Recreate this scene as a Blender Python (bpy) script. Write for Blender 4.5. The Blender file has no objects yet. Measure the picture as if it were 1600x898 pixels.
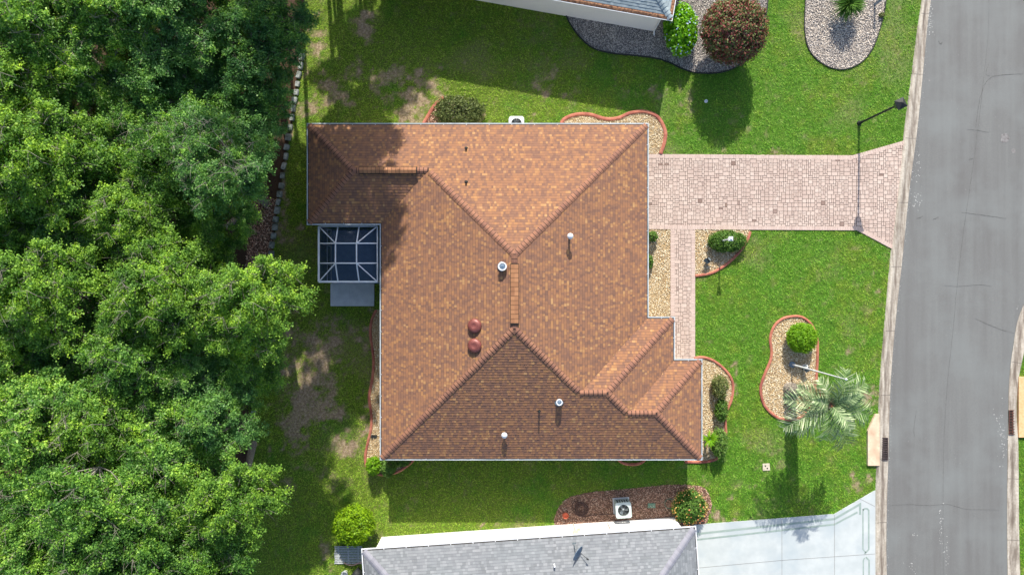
import bpy, math, random
import numpy as np
from mathutils import Vector, Matrix

random.seed(7); rng = np.random.default_rng(7)
scene = bpy.context.scene; COL = scene.collection
R = math.radians

# ---------------------------------------------------------------- camera, sky, sun, exposure
H = 38.0; K = 1066.667 / H            # camera height (m) and ground pixels per metre of the 1600 px photo
cd = bpy.data.cameras.new('camera'); cam = bpy.data.objects.new('camera', cd); COL.objects.link(cam)
cam.location = (0, 0, H); cam.rotation_euler = (0, 0, 0)
cd.sensor_width = 36; cd.lens = 24; cd.clip_start = 0.1; cd.clip_end = 3000
scene.camera = cam
SUN_EL = 34.6
w = bpy.data.worlds.new('World'); scene.world = w; w.use_nodes = True
nt = w.node_tree; bg = nt.nodes['Background']
sky = nt.nodes.new('ShaderNodeTexSky'); sky.sky_type = 'NISHITA'; sky.sun_disc = False
sky.sun_elevation = R(SUN_EL); sky.sun_rotation = R(0); sky.air_density = 1.0; sky.dust_density = 1.6; sky.ozone_density = 1.0
nt.links.new(sky.outputs[0], bg.inputs[0]); bg.inputs[1].default_value = 0.135
sl = bpy.data.lights.new('sun', 'SUN'); sl.energy = 4.2; sl.angle = R(0.5); sl.color = (1.0, 0.94, 0.85)
so = bpy.data.objects.new('sun', sl); COL.objects.link(so); so.rotation_euler = (R(-(90 - SUN_EL)), 0, R(-0.6))
vs = scene.view_settings; vs.view_transform = 'Standard'; vs.look = 'None'; vs.gamma = 1; vs.use_curve_mapping = False
vs.exposure = 0.8
scene.cycles.max_bounces = 8; scene.cycles.transparent_max_bounces = 8
scene.cycles.use_denoising = True

# ---------------------------------------------------------------- helpers
def W(px, py, z=0.0):
    s = (1 - z / H) / K
    return ((px - 800) * s, -(py - 449) * s, z)
def W2(pts, z=0.0): return [W(x, y, z)[:2] for x, y in pts]
def PP(x, y, z=0.0): return Vector((x / K, -y / K, z))        # plan pixels from the picture centre

def tag(o, label=None, cat=None, group=None, kind=None):
    if label: o['label'] = label
    if cat: o['category'] = cat
    if group: o['group'] = group
    if kind: o['kind'] = kind
    return o
def link(name, me, mats, parent=None, loc=None):
    o = bpy.data.objects.new(name, me); COL.objects.link(o)
    if not isinstance(mats, (list, tuple)): mats = [mats]
    if not len(me.materials):
        for m in mats: me.materials.append(m)
    if parent: o.parent = parent
    if loc: o.location = loc
    return o
def empty(name, loc=(0, 0, 0), rz=0.0):
    o = bpy.data.objects.new(name, None); COL.objects.link(o); o.location = loc; o.rotation_euler = (0, 0, rz)
    o.empty_display_size = 0.3
    return o
def copy_tree(o, parent=None):
    c = o.copy(); COL.objects.link(c)
    if parent: c.parent = parent
    for ch in list(o.children): copy_tree(ch, c)
    return c

class MB:
    """collects polygons; build() links them as one mesh object"""
    def __init__(s): s.v = []; s.f = []; s.m = []; s.sm = []
    def poly(s, pts, mi=0, smooth=False):
        i = len(s.v); s.v += [tuple(p) for p in pts]; s.f.append(tuple(range(i, i + len(pts)))); s.m.append(mi); s.sm.append(smooth)
    def mesh(s, vs_, fs, mi=0, smooth=False):
        i = len(s.v); s.v += [tuple(p) for p in vs_]
        for f in fs: s.f.append(tuple(i + k for k in f)); s.m.append(mi); s.sm.append(smooth)
    def box(s, x0, x1, y0, y1, z0, z1, mi=0, M=None):
        P = [(x0,y0,z0),(x1,y0,z0),(x1,y1,z0),(x0,y1,z0),(x0,y0,z1),(x1,y0,z1),(x1,y1,z1),(x0,y1,z1)]
        if M: P = [M @ Vector(p) for p in P]
        s.mesh(P, [(0,3,2,1),(4,5,6,7),(0,1,5,4),(1,2,6,5),(2,3,7,6),(3,0,4,7)], mi)
    def tube(s, pts, rad, n=8, mi=0, cap=True, smooth=True):
        pts = [Vector(p) for p in pts]; L = len(pts)
        rads = rad if isinstance(rad, (list, tuple)) else [rad] * L
        V = []; ref = None
        for i, p in enumerate(pts):
            d = (pts[min(i+1, L-1)] - pts[max(i-1, 0)])
            if d.length < 1e-9: d = Vector((0,0,1))
            d.normalize()
            if ref is None: ref = Vector((1,0,0)) if abs(d.x) < .9 else Vector((0,1,0))
            a = (ref - d * ref.dot(d))
            if a.length < 1e-4: a = d.orthogonal()
            a.normalize(); ref = a; b = d.cross(a)
            for k in range(n):
                t = 2 * math.pi * k / n
                V.append(p + (a * math.cos(t) + b * math.sin(t)) * rads[i])
        F = [(i*n+k, i*n+(k+1) % n, (i+1)*n+(k+1) % n, (i+1)*n+k) for i in range(L-1) for k in range(n)]
        s.mesh(V, F, mi, smooth)
        if cap:
            s.poly(V[:n][::-1], mi); s.poly(V[-n:], mi)
    def lathe(s, prof, c=(0,0,0), n=16, mi=0, smooth=True, M=None):
        V = []
        for r_, z in prof:
            for k in range(n):
                t = 2*math.pi*k/n; p = Vector((r_*math.cos(t), r_*math.sin(t), z))
                if M: p = M @ p
                V.append(p + Vector(c))
        F = [(i*n+k, i*n+(k+1) % n, (i+1)*n+(k+1) % n, (i+1)*n+k) for i in range(len(prof)-1) for k in range(n)]
        s.mesh(V, F, mi, smooth)
    def build(s, name, mats, parent=None, loc=None):
        me = bpy.data.meshes.new(name); me.from_pydata(s.v, [], s.f)
        me.polygons.foreach_set('material_index', s.m); me.polygons.foreach_set('use_smooth', s.sm); me.update()
        return link(name, me, mats, parent, loc)

def npmesh(name, V, F, mats, mi=None, attrs=None, parent=None, loc=None):
    """V (n,3), F (m,k) uniform"""
    V = np.asarray(V, np.float32); F = np.asarray(F, np.int32); me = bpy.data.meshes.new(name)
    me.vertices.add(len(V)); me.vertices.foreach_set('co', V.ravel())
    k = F.shape[1]; me.loops.add(F.size); me.loops.foreach_set('vertex_index', F.ravel())
    me.polygons.add(len(F)); me.polygons.foreach_set('loop_start', np.arange(0, F.size, k, dtype=np.int32))
    try: me.polygons.foreach_set('loop_total', np.full(len(F), k, np.int32))
    except Exception: pass
    if mi is not None: me.polygons.foreach_set('material_index', np.asarray(mi, np.int32))
    if attrs:
        for an, arr in attrs.items():
            a = me.attributes.new(an, 'FLOAT', 'POINT'); a.data.foreach_set('value', np.asarray(arr, np.float32))
    me.update(calc_edges=True); me.validate()
    return link(name, me, mats, parent, loc)

def smooth_curve(pts, n=6, closed=False):
    P = [Vector(p) for p in pts]; L = len(P); out = []
    rngi = range(L if closed else L - 1)
    for i in rngi:
        if closed: a, b, c, d = P[(i-1) % L], P[i], P[(i+1) % L], P[(i+2) % L]
        else: a, b, c, d = P[max(i-1, 0)], P[i], P[i+1], P[min(i+2, L-1)]
        for k in range(n):
            t = k / n
            out.append(0.5 * ((2*b) + (c-a)*t + (2*a-5*b+4*c-d)*t*t + (3*b-a-3*c+d)*t**3))
    if not closed: out.append(P[-1])
    return out
def normals2(P, closed):
    """left-hand miter normals of a 2D polyline"""
    L = len(P); N = []
    for i in range(L):
        a = P[(i-1) % L] if (closed or i > 0) else None
        c = P[(i+1) % L] if (closed or i < L-1) else None
        b = P[i]; n1 = n2 = None
        if a is not None: d = (b - a).normalized(); n1 = Vector((-d.y, d.x))
        if c is not None: d = (c - b).normalized(); n2 = Vector((-d.y, d.x))
        if n1 is None: N.append(n2); continue
        if n2 is None: N.append(n1); continue
        m = (n1 + n2)
        if m.length < 1e-6: m = n1.copy()
        m.normalize(); N.append(m / max(0.35, m.dot(n1)))
    return N
def sweep(mb, pts2, prof, closed=False, mi=0, z0=0.0, smooth=False, ends=True):
    """prof: list of (offset to the left, z)"""
    P = [Vector((p[0], p[1])) for p in pts2]; N = normals2(P, closed); m = len(prof); V = []
    for p, n in zip(P, N):
        for o_, z in prof: V.append((p.x + n.x*o_, p.y + n.y*o_, z0 + z))
    L = len(P); F = []
    for i in range(L if closed else L-1):
        j = (i+1) % L
        for k in range(m-1): F.append((i*m+k, i*m+k+1, j*m+k+1, j*m+k))
    mb.mesh(V, F, mi, smooth)
    if ends and not closed:
        mb.poly(V[:m][::-1], mi); mb.poly(V[-m:], mi)
def offset_poly(pts, d):
    P = [Vector(p) for p in pts]; N = normals2(P, True)
    return [(p.x+n.x*d, p.y+n.y*d) for p, n in zip(P, N)]
def pip(x, y, poly):
    inside = np.zeros(x.shape, bool); n = len(poly); j = n-1
    for i in range(n):
        xi, yi = poly[i][0], poly[i][1]; xj, yj = poly[j][0], poly[j][1]
        if yi != yj:
            c = ((yi > y) != (yj > y)) & (x < (xj-xi)*(y-yi)/(yj-yi)+xi)
            inside ^= c
        j = i
    return inside
def area_poly(p):
    return 0.5*sum(p[i][0]*p[(i+1) % len(p)][1]-p[(i+1) % len(p)][0]*p[i][1] for i in range(len(p)))
def clip_convex(sub, clip):
    """Sutherland-Hodgman, clip is convex CCW"""
    out = [tuple(p) for p in sub]
    for i in range(len(clip)):
        a = clip[i]; b = clip[(i+1) % len(clip)]; inp = out; out = []
        if not inp: return []
        def side(p): return (b[0]-a[0])*(p[1]-a[1])-(b[1]-a[1])*(p[0]-a[0])
        for k in range(len(inp)):
            p = inp[k]; q = inp[(k+1) % len(inp)]; sp, sq = side(p), side(q)
            if sp >= 0: out.append(p)
            if sp*sq < 0:
                t = sp/(sp-sq); out.append((p[0]+(q[0]-p[0])*t, p[1]+(q[1]-p[1])*t))
    return out
_lat = np.random.default_rng(99).random((8, 256, 256))
def vnoise(x, y, s, seed=0):
    L = _lat[seed % 8]; x = np.asarray(x)/s+1000.3+seed*17.7; y = np.asarray(y)/s+1000.7+seed*7.3
    xi = np.floor(x).astype(int); yi = np.floor(y).astype(int); fx = x-xi; fy = y-yi
    fx = fx*fx*(3-2*fx); fy = fy*fy*(3-2*fy)
    g = lambda a, b: L[a % 256, b % 256]
    return (g(xi, yi)*(1-fx)+g(xi+1, yi)*fx)*(1-fy)+(g(xi, yi+1)*(1-fx)+g(xi+1, yi+1)*fx)*fy
def fbm(x, y, s, seed=0, o=3):
    t = 0; a = 1; tot = 0
    for i in range(o): t = t + a*vnoise(x, y, s/2**i, seed+i); tot += a; a *= .55
    return t/tot

# ---------------------------------------------------------------- materials
def new_mat(name):
    m = bpy.data.materials.new(name); m.use_nodes = True; n = m.node_tree.nodes
    return m, m.node_tree, n['Principled BSDF']
def ramp(nt, stops, interp='LINEAR'):
    r = nt.nodes.new('ShaderNodeValToRGB'); e = r.color_ramp.elements
    r.color_ramp.interpolation = interp
    while len(e) < len(stops): e.new(0.5)
    for k, (p, c) in enumerate(stops): e[k].position = p; e[k].color = (*c, 1)
    return r
def noise(nt, scale, detail=3, rough=.55, vec=None, dist=0):
    n = nt.nodes.new('ShaderNodeTexNoise'); n.inputs['Scale'].default_value = scale; n.inputs['Detail'].default_value = detail
    n.inputs['Roughness'].default_value = rough; n.inputs['Distortion'].default_value = dist
    if vec is not None: nt.links.new(vec, n.inputs['Vector'])
    return n
def coords(nt, scale=(1,1,1)):
    g = nt.nodes.new('ShaderNodeNewGeometry'); m = nt.nodes.new('ShaderNodeMapping'); m.inputs['Scale'].default_value = scale
    nt.links.new(g.outputs['Position'], m.inputs['Vector']); return m.outputs[0]
def mixc(nt, fac, a, b, mode='MIX'):
    m = nt.nodes.new('ShaderNodeMix'); m.data_type = 'RGBA'; m.blend_type = mode
    for s_, v in ((0, fac), (6, a), (7, b)):
        if isinstance(v, (int, float)): m.inputs[s_].default_value = v
        elif isinstance(v, tuple): m.inputs[s_].default_value = (*v, 1)
        else: nt.links.new(v, m.inputs[s_])
    return m.outputs[2]
def mth(nt, op, a, b=0.0, clamp=False):
    m = nt.nodes.new('ShaderNodeMath'); m.operation = op; m.use_clamp = clamp
    for k, v in ((0, a), (1, b)):
        if isinstance(v, (int, float)): m.inputs[k].default_value = v
        else: nt.links.new(v, m.inputs[k])
    return m.outputs[0]
def bump(nt, h, strength=.4, dist=.02):
    b = nt.nodes.new('ShaderNodeBump'); b.inputs['Strength'].default_value = strength; b.inputs['Distance'].default_value = dist
    nt.links.new(h, b.inputs['Height']); return b.outputs[0]

def mat_noise(name, c1, c2, scale=6, rough=.8, bs=.3, bd=.01, metal=0, vec=(1,1,1), c3=None, s3=1.0, lo=.35, hi=.65):
    m, nt, b = new_mat(name); v = coords(nt, vec)
    n = noise(nt, scale, 4, .6, v); r = ramp(nt, [(lo, c1), (hi, c2)]); nt.links.new(n.outputs[0], r.inputs[0]); col = r.outputs[0]
    if c3:
        n3 = noise(nt, s3, 3, .6, v); r3 = ramp(nt, [(.48, (0,0,0)), (.68, (1,1,1))]); nt.links.new(n3.outputs[0], r3.inputs[0])
        col = mixc(nt, r3.outputs[0], col, c3)
    nt.links.new(col, b.inputs['Base Color']); b.inputs['Roughness'].default_value = rough; b.inputs['Metallic'].default_value = metal
    if bs: nt.links.new(bump(nt, n.outputs[0], bs, bd), b.inputs['Normal'])
    return m
def mat_island(name, stops, rough=.85, speck=.0, sscale=60, big=0.0, bscale=.6, bigc=(0.1,0.07,0.05), interp='LINEAR', bs=0.0):
    m, nt, b = new_mat(name); g = nt.nodes.new('ShaderNodeNewGeometry')
    r = ramp(nt, stops, interp); nt.links.new(g.outputs['Random Per Island'], r.inputs[0]); col = r.outputs[0]
    v = coords(nt)
    if speck:
        n = noise(nt, sscale, 2, .7, v); col = mixc(nt, speck, col, n.outputs[0], 'OVERLAY')
        if bs: nt.links.new(bump(nt, n.outputs[0], bs, .01), b.inputs['Normal'])
    if big:
        n = noise(nt, bscale, 4, .6, v); rr = ramp(nt, [(.45, (0,0,0)), (.75, (big,)*3)]); nt.links.new(n.outputs[0], rr.inputs[0])
        col = mixc(nt, rr.outputs[0], col, bigc)
    nt.links.new(col, b.inputs['Base Color']); b.inputs['Roughness'].default_value = rough
    return m
def mat_leaf(name, stops, trans=.35, rough=.5, spec=.25, vary=False):
    m, nt, b = new_mat(name); g = nt.nodes.new('ShaderNodeNewGeometry'); oi = nt.nodes.new('ShaderNodeObjectInfo')
    r = ramp(nt, stops); f = mth(nt, 'ADD', mth(nt, 'MULTIPLY', g.outputs['Random Per Island'], .75), mth(nt, 'MULTIPLY', oi.outputs['Random'], .25))
    nt.links.new(f, r.inputs[0])
    col = r.outputs[0]
    if vary:
        nv = noise(nt, 1.15, 3, .6, coords(nt)); rv = ramp(nt, [(.36, srgb(132,154,146)), (.52, srgb(186,194,168)), (.68, srgb(236,228,160))]); nt.links.new(nv.outputs[0], rv.inputs[0])
        col = mixc(nt, 1.0, col, rv.outputs[0], 'MULTIPLY'); gm = nt.nodes.new('ShaderNodeMix'); gm.data_type = 'RGBA'; gm.blend_type = 'MULTIPLY'; gm.inputs[0].default_value = 1; gm.clamp_result = False
        gm.inputs[7].default_value = (1.95, 1.95, 1.95, 1); nt.links.new(col, gm.inputs[6]); hv = nt.nodes.new('ShaderNodeHueSaturation'); hv.inputs['Saturation'].default_value = .95; hv.inputs['Value'].default_value = 1.07; nt.links.new(gm.outputs[2], hv.inputs['Color']); col = hv.outputs[0]
    nt.links.new(col, b.inputs['Base Color']); b.inputs['Roughness'].default_value = rough
    b.inputs['Specular IOR Level'].default_value = spec
    t = nt.nodes.new('ShaderNodeBsdfTranslucent'); mx = nt.nodes.new('ShaderNodeMixShader'); mx.inputs[0].default_value = trans
    hs = nt.nodes.new('ShaderNodeHueSaturation'); hs.inputs['Saturation'].default_value = 1.1; hs.inputs['Value'].default_value = 1.3; hs.inputs['Hue'].default_value = .485
    nt.links.new(col, hs.inputs['Color']); nt.links.new(hs.outputs[0], t.inputs[0])
    nt.links.new(b.outputs[0], mx.inputs[1]); nt.links.new(t.outputs[0], mx.inputs[2])
    nt.links.new(mx.outputs[0], nt.nodes['Material Output'].inputs[0])
    return m

def srgb(r, g, b_, k=1.0):
    f = lambda c: ((c/255+.055)/1.055)**2.4 if c > 10 else c/255/12.92
    return (f(r)*k, f(g)*k, f(b_)*k)

M_shingle = mat_island('brown_shingle', [(0, srgb(114,83,68)), (.25, srgb(127,92,72)), (.5, srgb(138,98,72)), (.8, srgb(147,104,73)), (.9, srgb(157,113,74)), (.97, srgb(164,121,79)), (1, srgb(172,132,89))],
                       .9, .25, 55, .3, .8, srgb(118,84,72), bs=.2)
M_cap = mat_island('brown_cap_shingle', [(0, srgb(126,88,72)), (.5, srgb(138,97,76)), (1, srgb(148,104,80))], .9, .3, 55)
M_vent_orange = mat_island('ridge_vent_shingle', [(0, srgb(140,96,66)), (.5, srgb(154,108,74)), (1, srgb(166,118,82))], .85, .25, 55)
M_gshingle = mat_island('grey_shingle', [(0, srgb(110,113,115)), (.35, srgb(120,123,126)), (.7, srgb(127,130,132)), (1, srgb(138,140,142))], .9, .25, 50, .3, .7, srgb(128,136,138), bs=.2)
M_gcap = mat_island('grey_cap_shingle', [(0, srgb(126,126,134)), (1, srgb(140,140,148))], .9, .25, 50)
M_g2shingle = mat_island('weathered_grey_shingle', [(0, srgb(128,142,146)), (.5, srgb(140,152,156)), (1, srgb(152,164,166))], .9, .25, 50)
M_edge_shade = mat_noise('shingle_edge_and_shadow_line', srgb(46,33,30), srgb(64,46,40), 20, .95, 0)  # painted shadow line of shingle courses, dark edge between ridge caps
M_white = mat_noise('white_aluminium', srgb(205,208,210), srgb(225,227,228), 3, .4, 0)
M_gutter = mat_noise('gutter_paint', srgb(160,168,172), srgb(184,190,192), 2.0, .45, 0, c3=srgb(150,160,162), s3=.8)
M_wall = mat_noise('white_stucco', srgb(216,214,212), srgb(228,227,225), 40, .9, .3, .004)
M_wall2 = mat_noise('cream_stucco', srgb(206,198,184), srgb(220,212,198), 40, .9, .3, .004)
M_dark = mat_noise('dark_debris_and_shade', srgb(30,28,26), srgb(56,48,40), 12, .9, .4, .01)  # gutter debris, dark recesses and the painted shade around ridge vents
M_leafdebris = mat_noise('rust_leaf_debris', srgb(80,52,40), srgb(176,128,92), 9, .9, .6, .02)
M_black = mat_noise('black_metal', srgb(20,24,24), srgb(34,38,38), 8, .7, 0)
M_grey = mat_noise('grey_metal', srgb(120,130,134), srgb(150,158,160), 6, .4, 0, metal=.4)
M_glassd = mat_noise('dark_window_glass', (.02,.03,.035), (.03,.04,.045), 2, .08, 0)
M_copper = mat_noise('copper_painted_metal', srgb(112,62,56), srgb(134,76,68), 5, .45, 0, metal=.15)
M_conc = mat_noise('patio_concrete', srgb(188,192,196), srgb(204,208,210), 3, .85, .15, .004)
M_kerb = None
M_bark = mat_noise('oak_bark', srgb(104,98,88), srgb(150,144,132), 14, .9, .5, .02)
M_stone = mat_noise('edging_block_concrete', srgb(120,126,122), srgb(165,170,164), 7, .9, .5, .02, c3=srgb(84,92,80), s3=2.5)
M_curbred = mat_noise('terracotta_edging', srgb(158,92,72), srgb(184,118,96), 5, .85, .3, .006, c3=srgb(140,76,66), s3=1.4)
M_mulch_base = mat_noise('mulch_base', srgb(84,62,50), srgb(124,96,78), 18, .95, .8, .03)
M_terracotta = mat_noise('terracotta_clay', srgb(176,84,56), srgb(200,104,72), 6, .8, 0)
M_greenlid = mat_noise('green_plastic', srgb(76,112,92), srgb(96,130,108), 5, .6, 0)
M_hose = mat_noise('brown_rubber_hose', srgb(62,40,34), srgb(84,56,46), 10, .5, 0)
M_beige = mat_noise('beige_plastic', srgb(184,172,150), srgb(204,192,172), 8, .7, 0)
M_rust = mat_noise('rusted_iron', srgb(70,42,34), srgb(110,70,56), 10, .8, .4, .01)
M_ironp = mat_noise('dark_iron', srgb(52,44,46), srgb(84,70,68), 10, .7, .4, .01)
M_flange = mat_noise('blue_grey_metal', srgb(84,104,122), srgb(110,128,144), 6, .5, 0)
M_wood = mat_noise('weathered_slats', srgb(150,158,160), srgb(196,198,196), 12, .8, .2, .005)

# lawn: attributes dry (bare or straw coloured grass) and litter (leaf litter of the woods)
def mat_ground(name, blades):
    m, nt, b = new_mat(name); v = coords(nt)
    a1 = nt.nodes.new('ShaderNodeAttribute'); a1.attribute_name = 'dry'
    a2 = nt.nodes.new('ShaderNodeAttribute'); a2.attribute_name = 'lush'
    a3 = nt.nodes.new('ShaderNodeAttribute'); a3.attribute_name = 'litter'
    if blades:
        g = nt.nodes.new('ShaderNodeNewGeometry')
        r = ramp(nt, [(0, srgb(84,122,28)), (.35, srgb(120,160,38)), (.8, srgb(152,186,54)), (1, srgb(184,200,90))]); nt.links.new(g.outputs['Random Per Island'], r.inputs[0])
        r2 = ramp(nt, [(0, srgb(64,114,26)), (.4, srgb(90,150,34)), (.8, srgb(118,172,46)), (1, srgb(152,188,76))]); nt.links.new(g.outputs['Random Per Island'], r2.inputs[0])
        rd = ramp(nt, [(0, srgb(104,90,60)), (.6, srgb(160,144,96)), (1, srgb(196,180,128))]); nt.links.new(g.outputs['Random Per Island'], rd.inputs[0])
    else:
        n = noise(nt, 7, 7, .8, v)
        r = ramp(nt, [(.3, srgb(62,78,24)), (.7, srgb(110,128,46))]); nt.links.new(n.outputs[0], r.inputs[0])
        r2 = ramp(nt, [(.3, srgb(50,84,20)), (.7, srgb(94,130,38))]); nt.links.new(n.outputs[0], r2.inputs[0])
        rd = ramp(nt, [(.28, srgb(90,74,56)), (.5, srgb(148,128,104)), (.7, srgb(198,180,156))]); nt.links.new(n.outputs[0], rd.inputs[0])
        nt.links.new(bump(nt, n.outputs[0], .8, .04), b.inputs['Normal'])
    col = mixc(nt, a2.outputs['Fac'], r.outputs[0], r2.outputs[0])
    col = mixc(nt, a1.outputs['Fac'], col, rd.outputs[0])
    if not blades:
        n4 = noise(nt, 14, 5, .75, v); rl = ramp(nt, [(.3, srgb(44,34,26)), (.6, srgb(84,64,48)), (.75, srgb(120,98,74))]); nt.links.new(n4.outputs[0], rl.inputs[0])
        col = mixc(nt, a3.outputs['Fac'], col, rl.outputs[0])
    nt.links.new(col, b.inputs['Base Color']); b.inputs['Roughness'].default_value = .8 if not blades else .6
    b.inputs['Specular IOR Level'].default_value = .2
    if blades:
        t = nt.nodes.new('ShaderNodeBsdfTranslucent'); mx = nt.nodes.new('ShaderNodeMixShader'); mx.inputs[0].default_value = .3
        nt.links.new(col, t.inputs[0]); nt.links.new(b.outputs[0], mx.inputs[1]); nt.links.new(t.outputs[0], mx.inputs[2]); nt.links.new(mx.outputs[0], nt.nodes['Material Output'].inputs[0])
    return m
M_lawn = mat_ground('lawn_soil', False); M_blades = mat_ground('grass_blades', True)

# asphalt
def mat_road():
    m, nt, b = new_mat('asphalt'); v = coords(nt)
    n1 = noise(nt, 40, 3, .7, v); r = ramp(nt, [(.3, srgb(94,95,93)), (.7, srgb(124,125,122))]); nt.links.new(n1.outputs[0], r.inputs[0])
    v2 = coords(nt, (1.3, .07, 1)); n2 = noise(nt, 1.1, 4, .6, v2); r2 = ramp(nt, [(.36, (0,0,0)), (.66, (.6,)*3)]); nt.links.new(n2.outputs[0], r2.inputs[0])
    col = mixc(nt, r2.outputs[0], r.outputs[0], srgb(94,92,90))
    n3 = noise(nt, .35, 4, .6, v); r3 = ramp(nt, [(.45, (0,0,0)), (.7, (.5,)*3)]); nt.links.new(n3.outputs[0], r3.inputs[0])
    col = mixc(nt, r3.outputs[0], col, srgb(120,124,122))
    vv = nt.nodes.new('ShaderNodeTexVoronoi'); vv.inputs['Scale'].default_value = 5; nt.links.new(v, vv.inputs['Vector'])
    sp = mth(nt, 'LESS_THAN', vv.outputs['Distance'], .04)
    n5 = noise(nt, .8, 2, .5, v); sp = mth(nt, 'MULTIPLY', sp, mth(nt, 'GREATER_THAN', n5.outputs[0], .56))
    col = mixc(nt, sp, col, srgb(190,188,184))
    nt.links.new(col, b.inputs['Base Color']); b.inputs['Roughness'].default_value = .85
    nt.links.new(bump(nt, n1.outputs[0], .35, .006), b.inputs['Normal']); return m
M_road = mat_road()
M_crack = mat_noise('crack_tar', srgb(78,78,76), srgb(104,104,102), 9, .9, 0)
M_stain = mat_noise('oil_stain', srgb(112,108,106), srgb(134,132,130), 7, .8, 0, c3=srgb(90,86,84), s3=9)
M_chalk = mat_noise('pale_grit', srgb(160,160,156), srgb(186,184,180), 9, .9, 0)
def mat_kerb():
    m, nt, b = new_mat('kerb_concrete'); v = coords(nt)
    n1 = noise(nt, 9, 4, .65, v); r = ramp(nt, [(.3, srgb(166,156,140)), (.7, srgb(196,188,174))]); nt.links.new(n1.outputs[0], r.inputs[0])
    v2 = coords(nt, (3.2, .35, 1)); n2 = noise(nt, 1.6, 5, .65, v2); r2 = ramp(nt, [(.44, (0,0,0)), (.64, (.85,)*3)]); nt.links.new(n2.outputs[0], r2.inputs[0])
    col = mixc(nt, r2.outputs[0], r.outputs[0], srgb(112,100,88))
    a = nt.nodes.new('ShaderNodeAttribute'); a.attribute_name = 'gut'
    col = mixc(nt, mth(nt, 'MULTIPLY', a.outputs['Fac'], mth(nt, 'ADD', n2.outputs[0], .1)), col, srgb(96,84,74))
    nt.links.new(col, b.inputs['Base Color']); b.inputs['Roughness'].default_value = .88
    nt.links.new(bump(nt, n1.outputs[0], .3, .01), b.inputs['Normal']); return m
M_kerb = mat_kerb()
M_joint = mat_noise('joint_grit', srgb(84,78,72), srgb(110,102,94), 10, .95, 0)  # dark colour of the kerb and driveway joints
M_inlet = mat_noise('tan_concrete_slab', srgb(196,172,144), srgb(216,194,166), 6, .85, .2, .006, c3=srgb(180,150,124), s3=1.5)
M_inletorange = mat_noise('orange_tan_concrete_slab', srgb(206,160,112), srgb(220,180,134), 6, .85, .2, .006)
M_paver = mat_island('pink_paver', [(0, srgb(176,156,144)), (.3, srgb(183,163,150)), (.7, srgb(189,170,157)), (.988, srgb(193,175,162)), (.993, srgb(120,98,90)), (1, srgb(130,108,96))], .85, .2, 30, .45, .45, srgb(166,142,130), bs=.15)
M_paverborder = mat_island('pale_pink_border_paver', [(0, srgb(180,159,147)), (1, srgb(192,172,160))], .85, .2, 30)
M_sand = mat_noise('joint_sand', srgb(106,90,82), srgb(134,116,106), 20, .95, 0)
M_pdrive = mat_noise('painted_white_concrete', srgb(172,178,177), srgb(184,189,187), 1.2, .75, .08, .004, c3=srgb(164,173,175), s3=.5)
M_pband = mat_noise('grey_green_painted_band', srgb(132,148,140), srgb(146,160,152), 4, .7, 0)
M_goldgravel = mat_island('golden_gravel', [(0, srgb(136,110,84)), (.15, srgb(184,160,124)), (.5, srgb(216,198,162)), (.85, srgb(232,220,190)), (1, srgb(242,236,220))], .85)
M_palegravel = mat_island('pale_pink_gravel', [(0, srgb(130,122,116)), (.2, srgb(180,168,156)), (.55, srgb(214,202,186)), (.85, srgb(232,220,204)), (1, srgb(240,234,226))], .85)
M_greygravel = mat_island('grey_gravel', [(0, srgb(106,100,98)), (.3, srgb(162,154,148)), (.7, srgb(208,198,186)), (1, srgb(234,226,214))], .85)
M_woodchip = mat_island('brown_wood_chips', [(0, srgb(128,92,74)), (.35, srgb(182,140,116)), (.75, srgb(212,174,150)), (1, srgb(240,218,194))], .9)
M_grav_base = mat_noise('gravel_base', srgb(140,116,80), srgb(190,164,122), 14, .95, .6, .02)
M_grav_base2 = mat_noise('grey_gravel_base', srgb(82,78,76), srgb(140,134,130), 14, .95, .6, .02)

M_screen, _nt, _b = new_mat('black_insect_screen'); _b.inputs['Base Color'].default_value = (.008,.03,.07,1); _b.inputs['Roughness'].default_value = .5
_t = _nt.nodes.new('ShaderNodeBsdfTransparent'); _mx = _nt.nodes.new('ShaderNodeMixShader'); _mx.inputs[0].default_value = .58
_nt.links.new(_t.outputs[0], _mx.inputs[1]); _nt.links.new(_b.outputs[0], _mx.inputs[2]); _nt.links.new(_mx.outputs[0], _nt.nodes['Material Output'].inputs[0])

OAK = [(0, srgb(56,92,38)), (.35, srgb(90,134,54)), (.65, srgb(124,166,70)), (.9, srgb(160,192,92)), (1, srgb(194,212,120))]
OAKD = [(0, srgb(54,92,50)), (.4, srgb(90,134,70)), (.8, srgb(126,168,94)), (1, srgb(164,198,126))]
OAKB = [(0, srgb(70,106,34)), (.4, srgb(112,152,52)), (.8, srgb(152,186,68)), (1, srgb(190,208,90))]
M_oak = [mat_leaf('oak_leaves', OAK, .45, .42, vary=True), mat_leaf('dark_oak_leaves', OAKD, .45, .42, vary=True), mat_leaf('bright_oak_leaves', OAKB, .42, vary=True)]

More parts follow.
